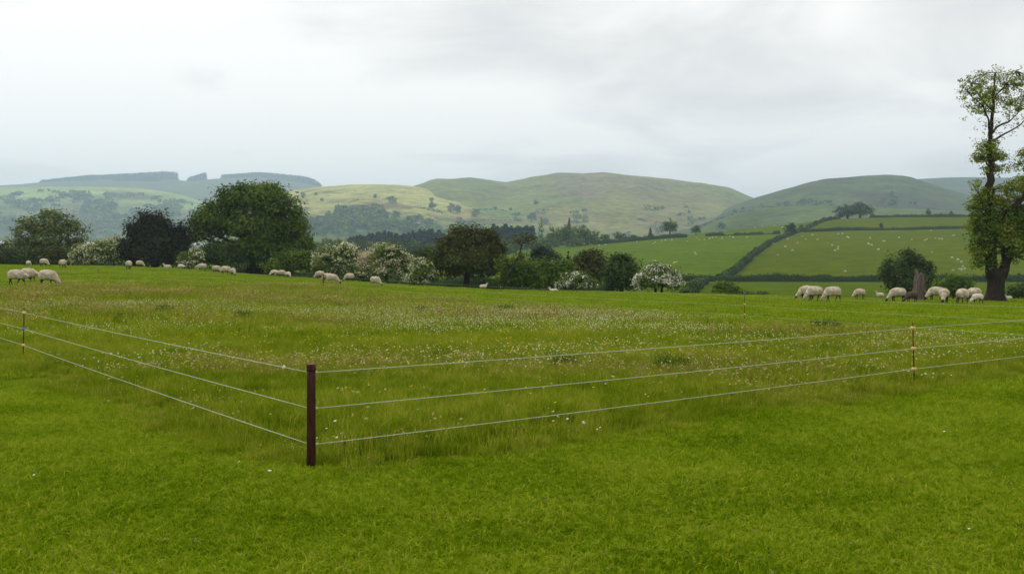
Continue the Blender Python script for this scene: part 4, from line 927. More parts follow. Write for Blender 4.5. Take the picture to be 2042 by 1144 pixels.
# ------------------------------------------------------------------ sheep
def ico(bm, c, rad, rot=None):
    mt = Matrix.Translation(c)
    if rot is not None: mt = mt @ Matrix.Rotation(rot, 4, 'Y')
    bmesh.ops.create_icosphere(bm, subdivisions=3, radius=1, matrix=mt @ Matrix.Diagonal((*rad, 1)))
def cap(bm, a, b, r0, r1):
    a = Vector(a); b = Vector(b); n = 6
    for i in range(n + 1):
        t = i / n; q = r0 + (r1 - r0) * t
        bmesh.ops.create_icosphere(bm, subdivisions=2, radius=q, matrix=Matrix.Translation(a.lerp(b, t)))
    d = b - a; m = Matrix.Translation((a + b) / 2) @ d.to_track_quat('Z', 'Y').to_matrix().to_4x4()
    bmesh.ops.create_cone(bm, cap_ends=True, segments=12, radius1=r0, radius2=r1, depth=d.length, matrix=m)
def sheep_mesh(name, headpose, lamb=False, walk=0.0, lying=False, seed=0):
    bm = bmesh.new(); prim = []   # prim: (kind, a, b, r)
    def E(c, rad, rot, kind): ico(bm, c, rad, rot); prim.append((kind, Vector(c), Vector(c), min(rad)))
    def K(a, b, r0, r1, kind): cap(bm, a, b, r0, r1); prim.append((kind, Vector(a), Vector(b), (r0 + r1) / 2))
    w = 0.75 if lamb else 1.0
    dz = -0.26 if lying else 0.0
    E((0.0, 0, 0.555 + dz), (0.40, 0.26 * w, 0.245 * w), 0.0, 0); E((-0.2, 0, 0.555 + dz), (0.25, 0.25 * w, 0.235 * w), 0, 0)
    E((0.2, 0, 0.52 + dz), (0.23, 0.225 * w, 0.235 * w), 0, 0); prim[0] = (0, Vector((-0.25, 0, 0.55 + dz)), Vector((0.25, 0, 0.54 + dz)), 0.24 * w)
    if headpose == 'graze':
        K((0.29, 0, 0.50), (0.50, 0, 0.27), 0.165 * w, 0.09, 0); hd = Vector((0.585, 0, 0.165)); dirv = Vector((0.55, 0, -0.83))
    elif headpose == 'low':
        K((0.30, 0, 0.55), (0.52, 0, 0.46), 0.165 * w, 0.10, 0); hd = Vector((0.64, 0, 0.39)); dirv = Vector((0.75, 0, -0.66))
    else:
        K((0.28, 0, 0.58 + dz), (0.45, 0, 0.84 + dz), 0.14 * w, 0.085, 0); hd = Vector((0.54, 0, 0.90 + dz)); dirv = Vector((0.93, 0, -0.36))
    K(hd - dirv * 0.09, hd + dirv * 0.12, 0.082, 0.045, 1)
    for s in (-1, 1):
        e0 = hd - dirv * 0.085 + Vector((0, s * 0.06, 0.03)); K(e0, e0 + Vector((-0.03, s * 0.10, 0.012)), 0.026, 0.014, 1)
    if not lying:
        for s in (-1, 1):
            a = walk * s
            K((0.23, s * 0.12 * w, 0.40), (0.24 + a * 0.10, s * 0.115 * w, 0.22), 0.075, 0.036, 2); K((0.24 + a * 0.10, s * 0.115 * w, 0.22), (0.23 + a * 0.18, s * 0.115 * w, 0.02), 0.034, 0.027, 2)
            K((-0.27, s * 0.13 * w, 0.42), (-0.32 - a * 0.06, s * 0.125 * w, 0.27), 0.095, 0.042, 2); K((-0.32 - a * 0.06, s * 0.125 * w, 0.27), (-0.29 - a * 0.14, s * 0.12 * w, 0.02), 0.038, 0.027, 2)
    K((-0.42, 0, 0.62 + dz), (-0.46, 0, 0.44 + dz), 0.045, 0.03, 0)
    me = bpy.data.meshes.new(name + '_raw'); bm.to_mesh(me); bm.free()
    ob = bpy.data.objects.new(name + '_raw', me); COL.objects.link(ob)
    md = ob.modifiers.new('r', 'REMESH'); md.mode = 'VOXEL'; md.voxel_size = 0.021
    sm = ob.modifiers.new('s', 'SMOOTH'); sm.factor = 0.5; sm.iterations = 2
    dg = bpy.context.evaluated_depsgraph_get(); ev = ob.evaluated_get(dg); m2 = bpy.data.meshes.new_from_object(ev)
    bpy.data.objects.remove(ob, do_unlink=True); bpy.data.meshes.remove(me); m2.name = name
    m2.materials.clear()
    for k in ('wool', 'blackface', 'greyleg'): m2.materials.append(MAT[k])
    nv = len(m2.vertices); co = np.zeros(nv * 3); m2.vertices.foreach_get('co', co); co = co.reshape(-1, 3)
    dist = []
    for kd, a, b, rr in prim:
        a = np.array(a); b = np.array(b); ab = b - a; l = ab @ ab
        t = np.clip(((co - a) @ ab) / l, 0, 1) if l > 1e-9 else np.zeros(nv)
        dist.append(np.linalg.norm(co - (a + t[:, None] * ab), axis=1) - rr)
    kinds = np.array([p[0] for p in prim]); vk = kinds[np.argmin(np.array(dist), 0)]
    vk = np.where((vk == 2) & (co[:, 2] > 0.36), 0, vk)
    nrm = np.zeros(nv * 3); m2.vertices.foreach_get('normal', nrm); nrm = nrm.reshape(-1, 3)
    f = 14.0
    disp = (fbm(co[:, 0] * f + co[:, 1] * 7, co[:, 2] * f + co[:, 1] * 9, seed, 3) - 0.5) * 0.045 + 0.008
    co = co + nrm * (disp * (vk == 0))[:, None]; co[:, 2] = np.maximum(co[:, 2], 0.0)
    m2.vertices.foreach_set('co', co.astype(np.float32).ravel())
    mi = []
    for p in m2.polygons: mi.append(int(np.bincount(vk[list(p.vertices)]).argmax()))
    m2.polygons.foreach_set('material_index', mi); m2.polygons.foreach_set('use_smooth', [True] * len(mi)); m2.update()
    return m2
SM = {'graze': sheep_mesh('grazing_sheep', 'graze', seed=1), 'walk': sheep_mesh('walking_sheep', 'low', walk=1.0, seed=2), 'low': sheep_mesh('standing_sheep', 'low', walk=0.3, seed=3),
      'up': sheep_mesh('alert_lamb', 'up', lamb=True, seed=4), 'lambgraze': sheep_mesh('grazing_lamb', 'graze', lamb=True, walk=0.4, seed=5), 'lie': sheep_mesh('lying_sheep', 'up', lying=True, seed=6),
      'graze2': sheep_mesh('grazing_sheep_stepping', 'graze', walk=0.6, seed=7)}
def sheep(px, d, hd, pose, label, sc=1.0, face='greyface', leg='greyleg', wool='wool', group=None, dz=0.0, cat='sheep'):
    me = SM[pose]; p = gpt(px, d, dz)
    o = link('lamb' if cat == 'lamb' else 'sheep', me, loc=p); o.scale = (sc, sc, sc); o.rotation_euler = (0, 0, R(hd))
    for i, m in enumerate((wool, face, leg)):
        o.material_slots[i].link = 'OBJECT'; o.material_slots[i].material = MAT[m]
    return tag(o, label, cat, group)
GL, GM, GR = 'flock on the left of the pasture', 'flock along the middle rim', 'flock by the stump on the right'
sheep(33, 53, 3, 'walk', 'sheep walking right with black legs, leftmost of the flock', 0.97, 'blackface', 'blackface', group=GL)
sheep(57, 57.5, -4, 'low', 'sheep half hidden behind the walking black legged one', 0.95, group=GL)
sheep(96, 51, -3, 'graze2', 'largest sheep on the left, grazing with head to the right', 1.02, 'greyface', 'greyleg', group=GL)
sheep(57, 106, 82, 'lambgraze', 'small lamb seen end on at the far left rim', 0.75, 'greyface', 'greyface', 'woolw', GL, cat='lamb')
sheep(88, 105, -12, 'graze', 'black faced sheep grazing right near the left rim', 1.0, 'blackface', 'blackface', group=GL)
sheep(125, 96, 88, 'graze', 'sheep seen from behind right of the black faced one', 1.0, 'greyface', 'blackface', group=GL)
sheep(257, 95, 96, 'graze', 'sheep seen from behind near the far left fence stake', 1.0, 'greyface', 'blackface', group=GL)
sheep(279, 114, -5, 'graze', 'sheep grazing right at the rim below the bronze tree', 0.9, group=GL)
sheep(334, 117, 185, 'lie', 'low back of a sheep showing over the rim before the bronze tree', 0.9, group=GL)
sheep(361, 113, 10, 'low', 'small lamb standing beside the low blossom', 0.72, 'greyface', 'blackface', 'woolw', GL, cat='lamb')
sheep(403, 108, 192, 'low', 'square backed sheep standing left of the oak trunk', 1.0, 'greyface', 'greyleg', group=GM)
sheep(432, 102, -20, 'graze', 'sheep below the oak grazing right with lowered head', 0.93, 'blackface', 'blackface', group=GM)
sheep(451, 97, -10, 'graze2', 'larger sheep of the touching pair under the oak', 1.0, 'blackface', 'blackface', group=GM)
sheep(465, 94, -58, 'lambgraze', 'smaller sheep of the touching pair under the oak', 0.95, 'blackface', 'greyleg', group=GM)
sheep(547, 108, 200, 'lambgraze', 'leftmost of four small sheep right of the oak trunk', 0.85, 'greyface', 'greyleg', 'woolw', GM)
sheep(555, 106, 150, 'lambgraze', 'second of four small sheep right of the oak trunk', 0.8, group=GM)
sheep(563, 104, -25, 'graze', 'third and largest of four small sheep right of the oak trunk', 0.88, 'blackface', 'blackface', group=GM)
sheep(575, 103, -50, 'lambgraze', 'rightmost of four small sheep right of the oak trunk', 0.78, 'greyface', 'greyleg', 'woolw', GM)
sheep(638, 104, 188, 'graze', 'round sheep left of the brown far post', 1.0, group=GM)
sheep(652, 95, 175, 'graze', 'sheep half hidden behind the brown far post', 0.92, group=GM)
sheep(663, 83, -6, 'graze2', 'sheep grazing right, directly behind the brown far post', 1.0, 'blackface', 'greyface', group=GM)
sheep(697, 98, 172, 'graze', 'sheep grazing left in front of the cream hawthorns', 1.0, 'blackface', 'greyleg', group=GM)
sheep(749, 82, -30, 'graze', 'sheep grazing right below the pink tinged hawthorn', 1.0, 'blackface', 'greyface', group=GM)
sheep(964, 88, 8, 'up', 'lamb with raised head in front of the brownish olive tree', 0.66, 'greyface', 'greyleg', 'woolw', GM, cat='lamb', dz=-0.1)
sheep(1105, 84, 175, 'lie', 'pale back of a sheep lying by the white hawthorn', 0.8, wool='woolw', group=GM, dz=-0.25)
sheep(1609, 60, 176, 'graze', 'black faced sheep behind the leftmost grazing sheep on the right', 1.02, 'blackface', 'blackface', group=GR)
sheep(1624, 57, 188, 'graze2', 'front one of the overlapping pair at the left of the right flock', 1.02, 'greyface', 'blackface', group=GR)
sheep(1660, 56.5, 184, 'graze2', 'large sheep grazing left just right of the overlapping pair', 1.02, 'greyface', 'greyleg', group=GR)
sheep(1714, 64, 186, 'graze', 'medium sheep grazing left beside the lamb with raised head', 0.78, group=GR)
sheep(1755, 64.5, 182, 'up', 'lamb with raised head facing left in the right flock', 0.52, 'greyface', 'greyface', 'woolw', GR, cat='lamb')
sheep(1790, 58, 180, 'graze', 'white sheep with black head just left of the brown one', 1.0, 'blackface', 'blackface', group=GR)
sheep(1818, 57.5, 186, 'graze', 'dark brown sheep in front of the dead stump', 0.74, 'blackface', 'blackface', 'woold', GR)
sheep(1866, 62, 178, 'graze', 'dark headed sheep right of the stump, partly hidden', 1.0, 'blackface', 'blackface', group=GR)
sheep(1883, 56, 242, 'graze', 'round sheep with black face turned toward the viewer', 1.0, 'blackface', 'blackface', group=GR)
sheep(1919, 55.5, 92, 'graze', 'sheep seen squarely from behind left of the tall tree', 1.0, 'greyface', 'greyleg', group=GR)
sheep(1942, 60, 112, 'graze', 'rear view sheep behind the grazing lamb by the tall tree', 0.98, group=GR)
sheep(1949, 55, 190, 'lambgraze', 'lamb grazing left at the foot of the tall tree', 0.72, 'greyface', 'greyleg', 'woolw', GR, cat='lamb')
sheep(2012, 66, 178, 'lie', 'lamb lying behind the tall tree trunk', 0.42, wool='woolw', group=GR, cat='lamb')
# far sheep dotted over the hillside
fs_me = None
def far_sheep():
    bm = bmesh.new()
    for c, r_ in [((0, 0, .55), (.5, .27, .28)), ((.5, 0, .38), (.17, .12, .16))]:
        bmesh.ops.create_icosphere(bm, subdivisions=1, radius=1, matrix=Matrix.Translation(c) @ Matrix.Diagonal((*r_, 1)))
    for x_ in (-.3, .28):
        for s in (-1, 1): bmesh.ops.create_cone(bm, segments=5, radius1=.04, radius2=.07, depth=.4, matrix=Matrix.Translation((x_, s * .13, .2)))
    me = bpy.data.meshes.new('far_sheep'); bm.to_mesh(me); bm.free(); me.materials.append(MAT['woolw']); return me
fs_me = far_sheep(); rs = random.Random(3)
def solve_d(px, py, lo=290, hi=745):
    ds = np.linspace(lo, hi, 300); x = (px - CX) / F * ds; sy = HY - (gz(x, ds) - CH) * F / ds
    return float(ds[np.argmin(np.abs(sy - py))])
spots = [(1200, 486), (1207, 489), (1215, 485), (1182, 488), (1195, 490), (1228, 482), (1306, 484), (1303, 487), (1320, 481), (1327, 480), (1340, 480), (1390, 476), (1394, 479), (1405, 479), (1415, 477), (1421, 475), (1428, 474), (1455, 473), (1462, 475), (1490, 474),
         (1386, 505), (1388, 508), (1344, 526), (1349, 524), (1306, 523), (1533, 484), (1542, 487), (1566, 493), (1551, 510), (1581, 501), (1600, 472), (1607, 478), (1672, 468), (1680, 467), (1692, 475), (1690, 474), (1735, 476), (1762, 482), (1764, 482),
         (1732, 488), (1738, 490), (1752, 499), (1793, 475), (1818, 479), (1844, 480), (1848, 479), (1866, 476), (1873, 477), (1878, 478), (1900, 471), (1903, 470), (1859, 504), (1898, 516), (1910, 520), (1917, 524), (1920, 533), (1913, 538), (1918, 540), (1924, 538), (1685, 543),
         (1660, 490), (1671, 498), (1665, 501), (1672, 493), (1620, 470), (1560, 446 + 8), (1520, 452), (1505, 455), (1545, 450), (1570, 478), (1590, 486), (1430, 458 + 6), (1856, 461), (1620, 446), (1900, 541), (1630, 479), (1440, 476), (1370, 482), (1270, 483)]
for px, py in spots:
    d = solve_d(px, py); p = gpt(px, d); o = link('sheep', fs_me, loc=p); s_ = rs.uniform(0.7, 1.05); o.scale = (s_, s_, s_); o.rotation_euler.z = rs.choice([0, math.pi]) + rs.uniform(-.7, .7)
    tag(o, 'tiny pale sheep grazing far off on the hedged green hillside', 'sheep', 'far sheep dotted over the hillside')

# ------------------------------------------------------------------ electric fence round the paddock
def ring_mesh(name, prof, mat, S_=16, wob=0.0, seed=0, capmat=None):
    r = np.random.default_rng(seed); V = []; w = 1 + r.uniform(-wob, wob, S_)
    for z, rad in prof:
        for s in range(S_):
            q = 2 * math.pi * s / S_; V.append((math.cos(q) * rad * w[s], math.sin(q) * rad * w[s], z))
    Q = [[i * S_ + s, i * S_ + (s + 1) % S_, (i + 1) * S_ + (s + 1) % S_, (i + 1) * S_ + s] for i in range(len(prof) - 1) for s in range(S_)]
    n = (len(prof) - 1) * S_
    caps = [list(range(n, n + S_)), list(range(S_ - 1, -1, -1))]
    return mesh(name, V, [np.array(Q), np.array(caps)], [mat] + ([capmat] if capmat else []), matidx=[0] * len(Q) + [1 if capmat else 0, 0])
WH = (0.745, 0.468, 0.19)      # wire heights at the corner post
pa = Vector((PA[0], PA[1], float(gz(*PA))))
post = empty('corner_post', pa); tag(post, 'dark brown round wooden corner post in the foreground', 'post')
link('shaft', ring_mesh('shaft', [(-0.2, .0345), (0.3, .034), (0.6, .0335), (0.772, .033)], MAT['post'], 18, .03, 1), post)
link('cap', ring_mesh('cap', [(0.762, .0355), (0.768, .0365), (0.806, .0365), (0.812, .034)], MAT['post'], 18, .03, 2, MAT['posttop']), post)
for hgt in WH:
    for ang in (126, 38):
        ins = link('insulator', ring_mesh('insulator', [(0, .006), (0.006, .010), (0.014, .010), (0.02, .005)], MAT['wire'], 8), post)
        a = R(ang); ins.location = (math.cos(a) * 0.035, math.sin(a) * 0.035, hgt); ins.rotation_euler = (0, R(90), a)
def bulb_mesh(name, mat):
    V, Q = [], []
    prof = [(-.024, .004), (-.020, .013), (-.010, .016), (-.002, .009), (.002, .009), (.010, .016), (.020, .013), (.024, .004)]
    return ring_mesh(name, prof, mat, 10)
BULB = {'insul': bulb_mesh('insulator', MAT['insul']), 'blue': bulb_mesh('insulator', MAT['blue'])}
ROD = ring_mesh('rod', [(-0.15, .0055), (0.80, .0055), (0.815, .003)], MAT['rod'], 8)
def stake(x, y, label, cols=('insul', 'insul', 'insul'), rot=40, lean=0.02, hs=(0.745, 0.485, 0.225), thick=1.0):
    p = Vector((x, y, float(gz(x, y)))); root = empty('fence_stake', p, R(rot)); root.rotation_euler = (lean, lean * 0.6, R(rot))
    tag(root, label, 'fence stake', 'electric fence stakes')
    o = link('rod', ROD, root); o.scale = (thick, thick, 1)
    for h, c in zip(hs, cols):
        b_ = link('insulator', BULB[c], root); b_.location = (0, 0, h); b_.rotation_euler = (0, R(90), 0); b_.scale = (thick,) * 3
        if c == 'blue': b_['label'] = 'blue insulator'
    return p
def along(a, b, t): return (a[0] + (b[0] - a[0]) * t, a[1] + (b[1] - a[1]) * t)
SL = (-7.80, 16.8); SR = (5.12, 13.4)
SL2 = (-16.4, 28.7); SR2 = PF; FS = (6.18, 28.0); FM = (-0.5, 45.0); FL = (-21.6, 55.0)
stake(*SL, 'thin fence stake with a blue middle insulator on the left', ('insul', 'blue', 'insul'), 120, thick=1.55)
stake(*SR, 'thin fence stake with three yellow insulators on the right', rot=35, lean=-0.02, thick=1.5)
stake(*FS, 'far fence stake with a blue top in front of the hillside', ('blue', 'insul', 'insul'), 110, 0.02, hs=(0.8, 0.52, 0.25), thick=1.5)
stake(*FM, 'faint far fence stake below the leaning bare tree', ('insul', 'insul', 'insul'), 110, thick=1.2)
stake(*FL, 'faint far fence stake below the cream hawthorn on the left', ('blue', 'insul', 'insul'), 40, thick=1.5)
pc = Vector((PC[0], PC[1], float(gz(*PC)))); fp = empty('far_corner_post', pc); tag(fp, 'reddish brown far corner post in front of a grazing sheep', 'post')
MAT['post2'] = surf('red_brown_post', (0.09, 0.025, 0.012), (0.17, 0.055, 0.03), 14.0, rough=0.7, bump=0.3, bdist=0.004)
link('shaft', ring_mesh('shaft', [(-0.2, .05), (0.4, .05), (0.85, .048)], MAT['post2'], 14, .03, 3), fp)
link('cap', ring_mesh('cap', [(0.845, .054), (0.875, .054), (0.88, .045)], MAT['post2'], 14, .03, 4), fp)
def wire(label, nodes, hs, rad, sag=0.012, group='electric fence wires'):
    pts = []
    for i in range(len(nodes) - 1):
        a, b_ = nodes[i], nodes[i + 1]
        za = float(gz(*a)) + hs[i]; zb = float(gz(*b_)) + hs[i + 1]
        n = 14
        for k in range(n if i < len(nodes) - 2 else n + 1):
            t = k / n; x, y = along(a, b_, t); pts.append((x, y, za + (zb - za) * t - sag * 4 * t * (1 - t) * (0.5 + math.hypot(a[0] - b_[0], a[1] - b_[1]) / 20)))
    pts = np.array(pts); base = pts[0].copy()
    V, Q, T = tube(pts - base, [rad] * len(pts), 6)
    o = link('fence_wire', mesh('fence_wire', V, [Q, T], [MAT['wire']], smooth=True), loc=Vector(base)); return tag(o, label, 'wire', group)
def edge(p, toward, r=0.037):
    d = Vector((toward[0] - p[0], toward[1] - p[1])).normalized(); return (p[0] + d.x * r, p[1] + d.y * r)
names = ['top', 'middle', 'bottom']
for k in range(3):
    h2 = (0.745, 0.485, 0.225)[k]
    wl = wire(f'{names[k]} white wire running from the corner post to the left', [edge(PA, SL), SL, SL2, PB], [WH[k], h2, h2, h2], 0.0030)
    wire(f'{names[k]} white wire running from the corner post to the right', [edge(PA, SR), SR, PF], [WH[k], h2, h2], 0.0030)
    if k == 0:
        jn = link('wire_joiner', ring_mesh('wire_joiner', [(-.022, .004), (-.015, .011), (.015, .011), (.022, .004)], MAT['white'], 8), wl); _pp = along(edge(PA, SL), SL, 0.045)
        jn.location = (_pp[0] - wl.location.x, _pp[1] - wl.location.y, 0.0); jn.rotation_euler = (0.5, R(60), R(126))
    wire(f'{names[k]} faint wire along the far side of the paddock', [PC, FM, FS, PF], [h2, h2, h2, h2], 0.0019)
    wire(f'{names[k]} faint wire at the far left of the paddock', [PC, FL, PB], [h2, h2, h2], 0.0019)

# ------------------------------------------------------------------ grass, flowers (uncountable stuff)
def blades(n, rad, h, w, r, lean=0.35, hvar=0.4, pts=None):
    a = r.uniform(0, 2 * math.pi, n); q = rad * np.sqrt(r.uniform(0, 1, n)); B = np.stack([np.cos(a) * q, np.sin(a) * q, np.full(n, -0.015)], 1)
    th = r.uniform(0, 2 * math.pi, n); dirn = np.stack([np.cos(th), np.sin(th), 0 * th], 1)
    fa = r.uniform(0, 2 * math.pi, n); side = np.stack([np.cos(fa), np.sin(fa), 0 * fa], 1)
    hh = h * r.uniform(1 - hvar, 1 + hvar, n)[:, None]; le = lean * r.uniform(0.2, 1.5, n)[:, None]
    mid = B + np.array([0, 0, 1.0]) * hh * 0.6 + dirn * hh * le * 0.3; tip = B + np.array([0, 0, 1.0]) * hh * (1 - 0.3 * le) + dirn * hh * le
    ww = (w * r.uniform(0.6, 1.3, n))[:, None]
    V = np.stack([B - side * ww, B + side * ww, mid + side * ww * 0.8, mid - side * ww * 0.8, tip], 1).reshape(-1, 3)
    i = np.arange(n)[:, None] * 5
    tone = np.clip(r.normal(0.5, 0.2, n), 0, 1)
    return V, i + np.array([[0, 1, 2, 3]]), i + np.array([[3, 2, 4]]), tone
def blade_mesh(name, mat, n, rad, h, w, seed, lean=0.35, seeds=0):
    r = np.random.default_rng(seed); V, Q, T, tn = blades(n, rad, h, w, r, lean)
    if not seeds: return mesh(name, V, [Q, T], [MAT[mat]], tone=np.concatenate([tn, tn]))
    V2, Q2, T2, t2 = blades(seeds, rad, h * 1.45, w * 0.5, r, lean * 0.5, 0.2)
    tips = V2.reshape(-1, 5, 3)[:, 4]; L4, F4 = leaf_quads(tips, np.tile([0, 0, 1.0], (len(tips), 1)), 0.035 * (w / 0.003) ** 0.6, r, jit=1.5, aspect=0.45)
    n1 = len(V); n2 = n1 + len(V2)
    return mesh(name, np.concatenate([V, V2, L4]), [Q, Q2 + n1, F4 + n2, T, T2 + n1], [MAT[mat], MAT['seed']],
                tone=np.concatenate([tn, t2, r.uniform(0, 1, len(F4)), tn, t2]), matidx=[0] * len(Q) + [1] * len(Q2) + [1] * len(F4) + [0] * len(T) + [1] * len(T2))

def scatter(name, label, P, meshes, idx, scl, rot, cat):
    col = bpy.data.collections.new(name + '_kinds')
    for i, me in enumerate(meshes): col.objects.link(bpy.data.objects.new('%s_%02d' % (name, i), me))
    me = bpy.data.meshes.new(name); me.vertices.add(len(P)); me.vertices.foreach_set('co', np.asarray(P, np.float32).ravel())
    a = me.attributes.new('idx', 'INT', 'POINT'); a.data.foreach_set('value', np.asarray(idx, np.int32))
    a = me.attributes.new('scl', 'FLOAT', 'POINT'); a.data.foreach_set('value', np.asarray(scl, np.float32))
    a = me.attributes.new('rot', 'FLOAT_VECTOR', 'POINT'); rr = np.zeros((len(P), 3), np.float32); rr[:, 2] = rot; a.data.foreach_set('vector', rr.ravel())
    o = link(name, me); g = bpy.data.node_groups.new(name + '_scatter', 'GeometryNodeTree')
    g.interface.new_socket('Geometry', in_out='INPUT', socket_type='NodeSocketGeometry'); g.interface.new_socket('Geometry', in_out='OUTPUT', socket_type='NodeSocketGeometry')
    gi = g.nodes.new('NodeGroupInput'); go = g.nodes.new('NodeGroupOutput'); ip = g.nodes.new('GeometryNodeInstanceOnPoints'); ci = g.nodes.new('GeometryNodeCollectionInfo')
    ci.inputs['Collection'].default_value = col; ci.inputs['Separate Children'].default_value = True; ci.inputs['Reset Children'].default_value = True
    ip.inputs['Pick Instance'].default_value = True
    def na(nm, ty):
        n = g.nodes.new('GeometryNodeInputNamedAttribute'); n.data_type = ty; n.inputs['Name'].default_value = nm; return n.outputs['Attribute']
    k = g.links.new
    k(gi.outputs[0], ip.inputs['Points']); k(ci.outputs[0], ip.inputs['Instance']); k(na('idx', 'INT'), ip.inputs['Instance Index'])
    k(na('rot', 'FLOAT_VECTOR'), ip.inputs['Rotation']); k(na('scl', 'FLOAT'), ip.inputs['Scale']); k(ip.outputs[0], go.inputs[0])
    md = o.modifiers.new('scatter', 'NODES'); md.node_group = g
    return tag(o, label, cat, kind='stuff')

def frustum_pts(n, d0, d1, r, margin=1.12, power=1.0):
    """random points on the visible ground between two depths, uniform per area (power=1) or denser near (power>1)"""
    u = r.uniform(0, 1, n); y = np.sqrt(d0 ** 2 + (d1 ** 2 - d0 ** 2) * u ** power)
    x = r.uniform(-1, 1, n) * 0.49 * margin * y
    return x, y
def pad_noise(x, y): return 0.45 * (fbm(x * 0.9, y * 0.9, 5) - 0.5) * 2
r = np.random.default_rng(21)
# mown grass
x1, y1 = frustum_pts(9500, 4.6, 13, r, 1.15); x2, y2 = frustum_pts(6000, 13, 30, r)
x = np.concatenate([x1, x2]); y = np.concatenate([y1, y2]); k = (paddock_dist(x, y) + 0.4 + pad_noise(x, y) * 0.8 < 0.06) | ((np.abs(x - PA[0]) < 0.35) & (y < PA[1] + 0.06)); x, y = x[k], y[k]
lawn = [blade_mesh('lawn_patch_%d' % i, 'lawn', 230, 0.22, 0.055, 0.0036, 400 + i, 0.9) for i in range(4)]
scl = np.where(y > 13, 1.4, 1.0) * r.uniform(0.6, 1.3, len(x)) * (0.55 + 0.9 * fbm(x * 1.6, y * 1.6, 8))
scatter('short_grass', 'short mown grass of the foreground and outside the fence', np.stack([x, y, gz(x, y)], 1), lawn, r.integers(0, 4, len(x)), scl, r.uniform(0, 6.28, len(x)), 'grass')
# grazed pasture beyond
x, y = frustum_pts(9000, 30, 120, r, power=1.5); px = CX + F * x / y
k = (paddock_dist(x, y) < 0.2) & (y < np.interp(px, [t[0] for t in CREST_D], [t[1] for t in CREST_D]) * 1.03); x, y = x[k], y[k]
graz = [blade_mesh('pasture_patch_%d' % i, 'lawn', 130, 0.55, 0.075, 0.008, 420 + i, 0.7) for i in range(3)]
scatter('pasture_grass', 'grazed pasture grass beyond the paddock', np.stack([x, y, gz(x, y)], 1), graz, r.integers(0, 3, len(x)), r.uniform(0.7, 1.3, len(x)), r.uniform(0, 6.28, len(x)), 'grass')
# meadow inside the fence
x1, y1 = frustum_pts(9000, 7.2, 20, r); x2, y2 = frustum_pts(9000, 20, 68, r, power=1.35)
x = np.concatenate([x1, x2]); y = np.concatenate([y1, y2]); pdx = paddock_dist(x, y) + 0.4 + pad_noise(x, y) * 0.8; k = (pdx > -0.06) & ~((np.abs(x - PA[0]) < 0.33) & (y < PA[1] + 0.06)); x, y, pdx = x[k], y[k], pdx[k]
near = y < 20
mead = [blade_mesh('meadow_tuft_%d' % i, 'meadow', 120, 0.17, 0.17, 0.0032, 440 + i, 0.5, seeds=(0, 2, 6, 12)[i]) for i in range(4)]
meadf = [blade_mesh('meadow_clump_%d' % i, 'meadow', 90, 0.34, 0.20, 0.0075, 450 + i, 0.55, seeds=(0, 3, 8, 16)[i]) for i in range(4)]
sn = fbm(x * 0.16, y * 0.28, 61) - 0.05 + 0.07 * np.clip((y - 22) / 20, 0, 1) + r.normal(0, 0.07, len(x))
kid = np.clip(((sn - 0.36) / 0.09).astype(int), 0, 3)
scl = r.uniform(0.7, 1.25, len(x)) * (0.6 + 0.75 * fbm(x * 0.5, y * 0.5, 62)) * np.clip(0.5 + pdx * 0.55, 0.48, 1.0)
scatter('meadow_grass', 'tall seeding meadow grass inside the wire fence', np.stack([x, y, gz(x, y)], 1), mead + meadf, kid + np.where(near, 0, 4), scl, r.uniform(0, 6.28, len(x)), 'grass')
# flowers
def flower_mesh(name, petal, h, size, seed, n=1, spread=0.0, stem=0.0018):
    r_ = np.random.default_rng(seed); V = []; Q = []; mi = []
    for i in range(n):
        bx, by = r_.normal(0, spread, 2) if n > 1 else (0, 0); hh = h * r_.uniform(0.75, 1.2); c = np.array([bx + r_.normal(0, .02), by + r_.normal(0, .02), hh])
        tl = rand_unit(r_, 1)[0] * 0.45 + np.array([0, -0.35, 0.8]); tl /= np.linalg.norm(tl)
        a = np.cross(tl, [1, 0, 0]); a /= np.linalg.norm(a); b_ = np.cross(tl, a)
        ring = [c + (a * math.cos(q) + b_ * math.sin(q)) * size * r_.uniform(.85, 1.1) for q in np.linspace(0, 2 * math.pi, 9)[:-1]]
        k0 = len(V); V += ring + [c + tl * size * 0.35]
        for s in range(8): Q.append([k0 + s, k0 + (s + 1) % 8, k0 + 8]); mi.append(0)
        k0 = len(V); V += [np.array([bx - stem, by, 0]), np.array([bx + stem, by, 0]), c]; Q.append([k0, k0 + 1, k0 + 2]); mi.append(1)
    return mesh(name, np.array(V), [np.array(Q)], [MAT[petal], MAT['meadow']], tone=r_.uniform(0.3, 0.9, len(Q)), matidx=mi)
fl = [flower_mesh('daisy', 'white', 0.14, 0.0135, 1), flower_mesh('buttercup', 'yellow', 0.22, 0.013, 2), flower_mesh('clover_spray', 'cream', 0.17, 0.0095, 3, 5, 0.15), flower_mesh('seed_spray', 'cream', 0.20, 0.011, 4, 9, 0.18), flower_mesh('buttercup_spray', 'yellow', 0.21, 0.010, 5, 3, 0.14)]
x, y = frustum_pts(42000, 7.5, 62, r, power=1.0); pdx = paddock_dist(x, y); pxs_ = CX + F * x / y; pys = HY + F * CH / y
band = np.exp(-((y - 27) / 10.0) ** 2); nz = fbm(x * 0.13, y * 0.20, 71, 4); nz2 = fbm(x * 0.10 + 9, y * 0.15, 72, 4)
pw = np.clip((nz - 0.48) * 7, 0, 1) * band * 0.5 + 0.008; py_ = np.clip((nz2 - 0.46) * 4, 0, 1) * np.exp(-((y - 21) / 9) ** 2) * 0.25 + 0.006
q = r.uniform(0, 1, len(x)); fi = np.full(len(x), -1)
fi[q < pw] = 2; fi[(q < pw) & (r.uniform(0, 1, len(x)) < 0.7)] = 3; fi[(q >= pw) & (q < pw + py_)] = 4
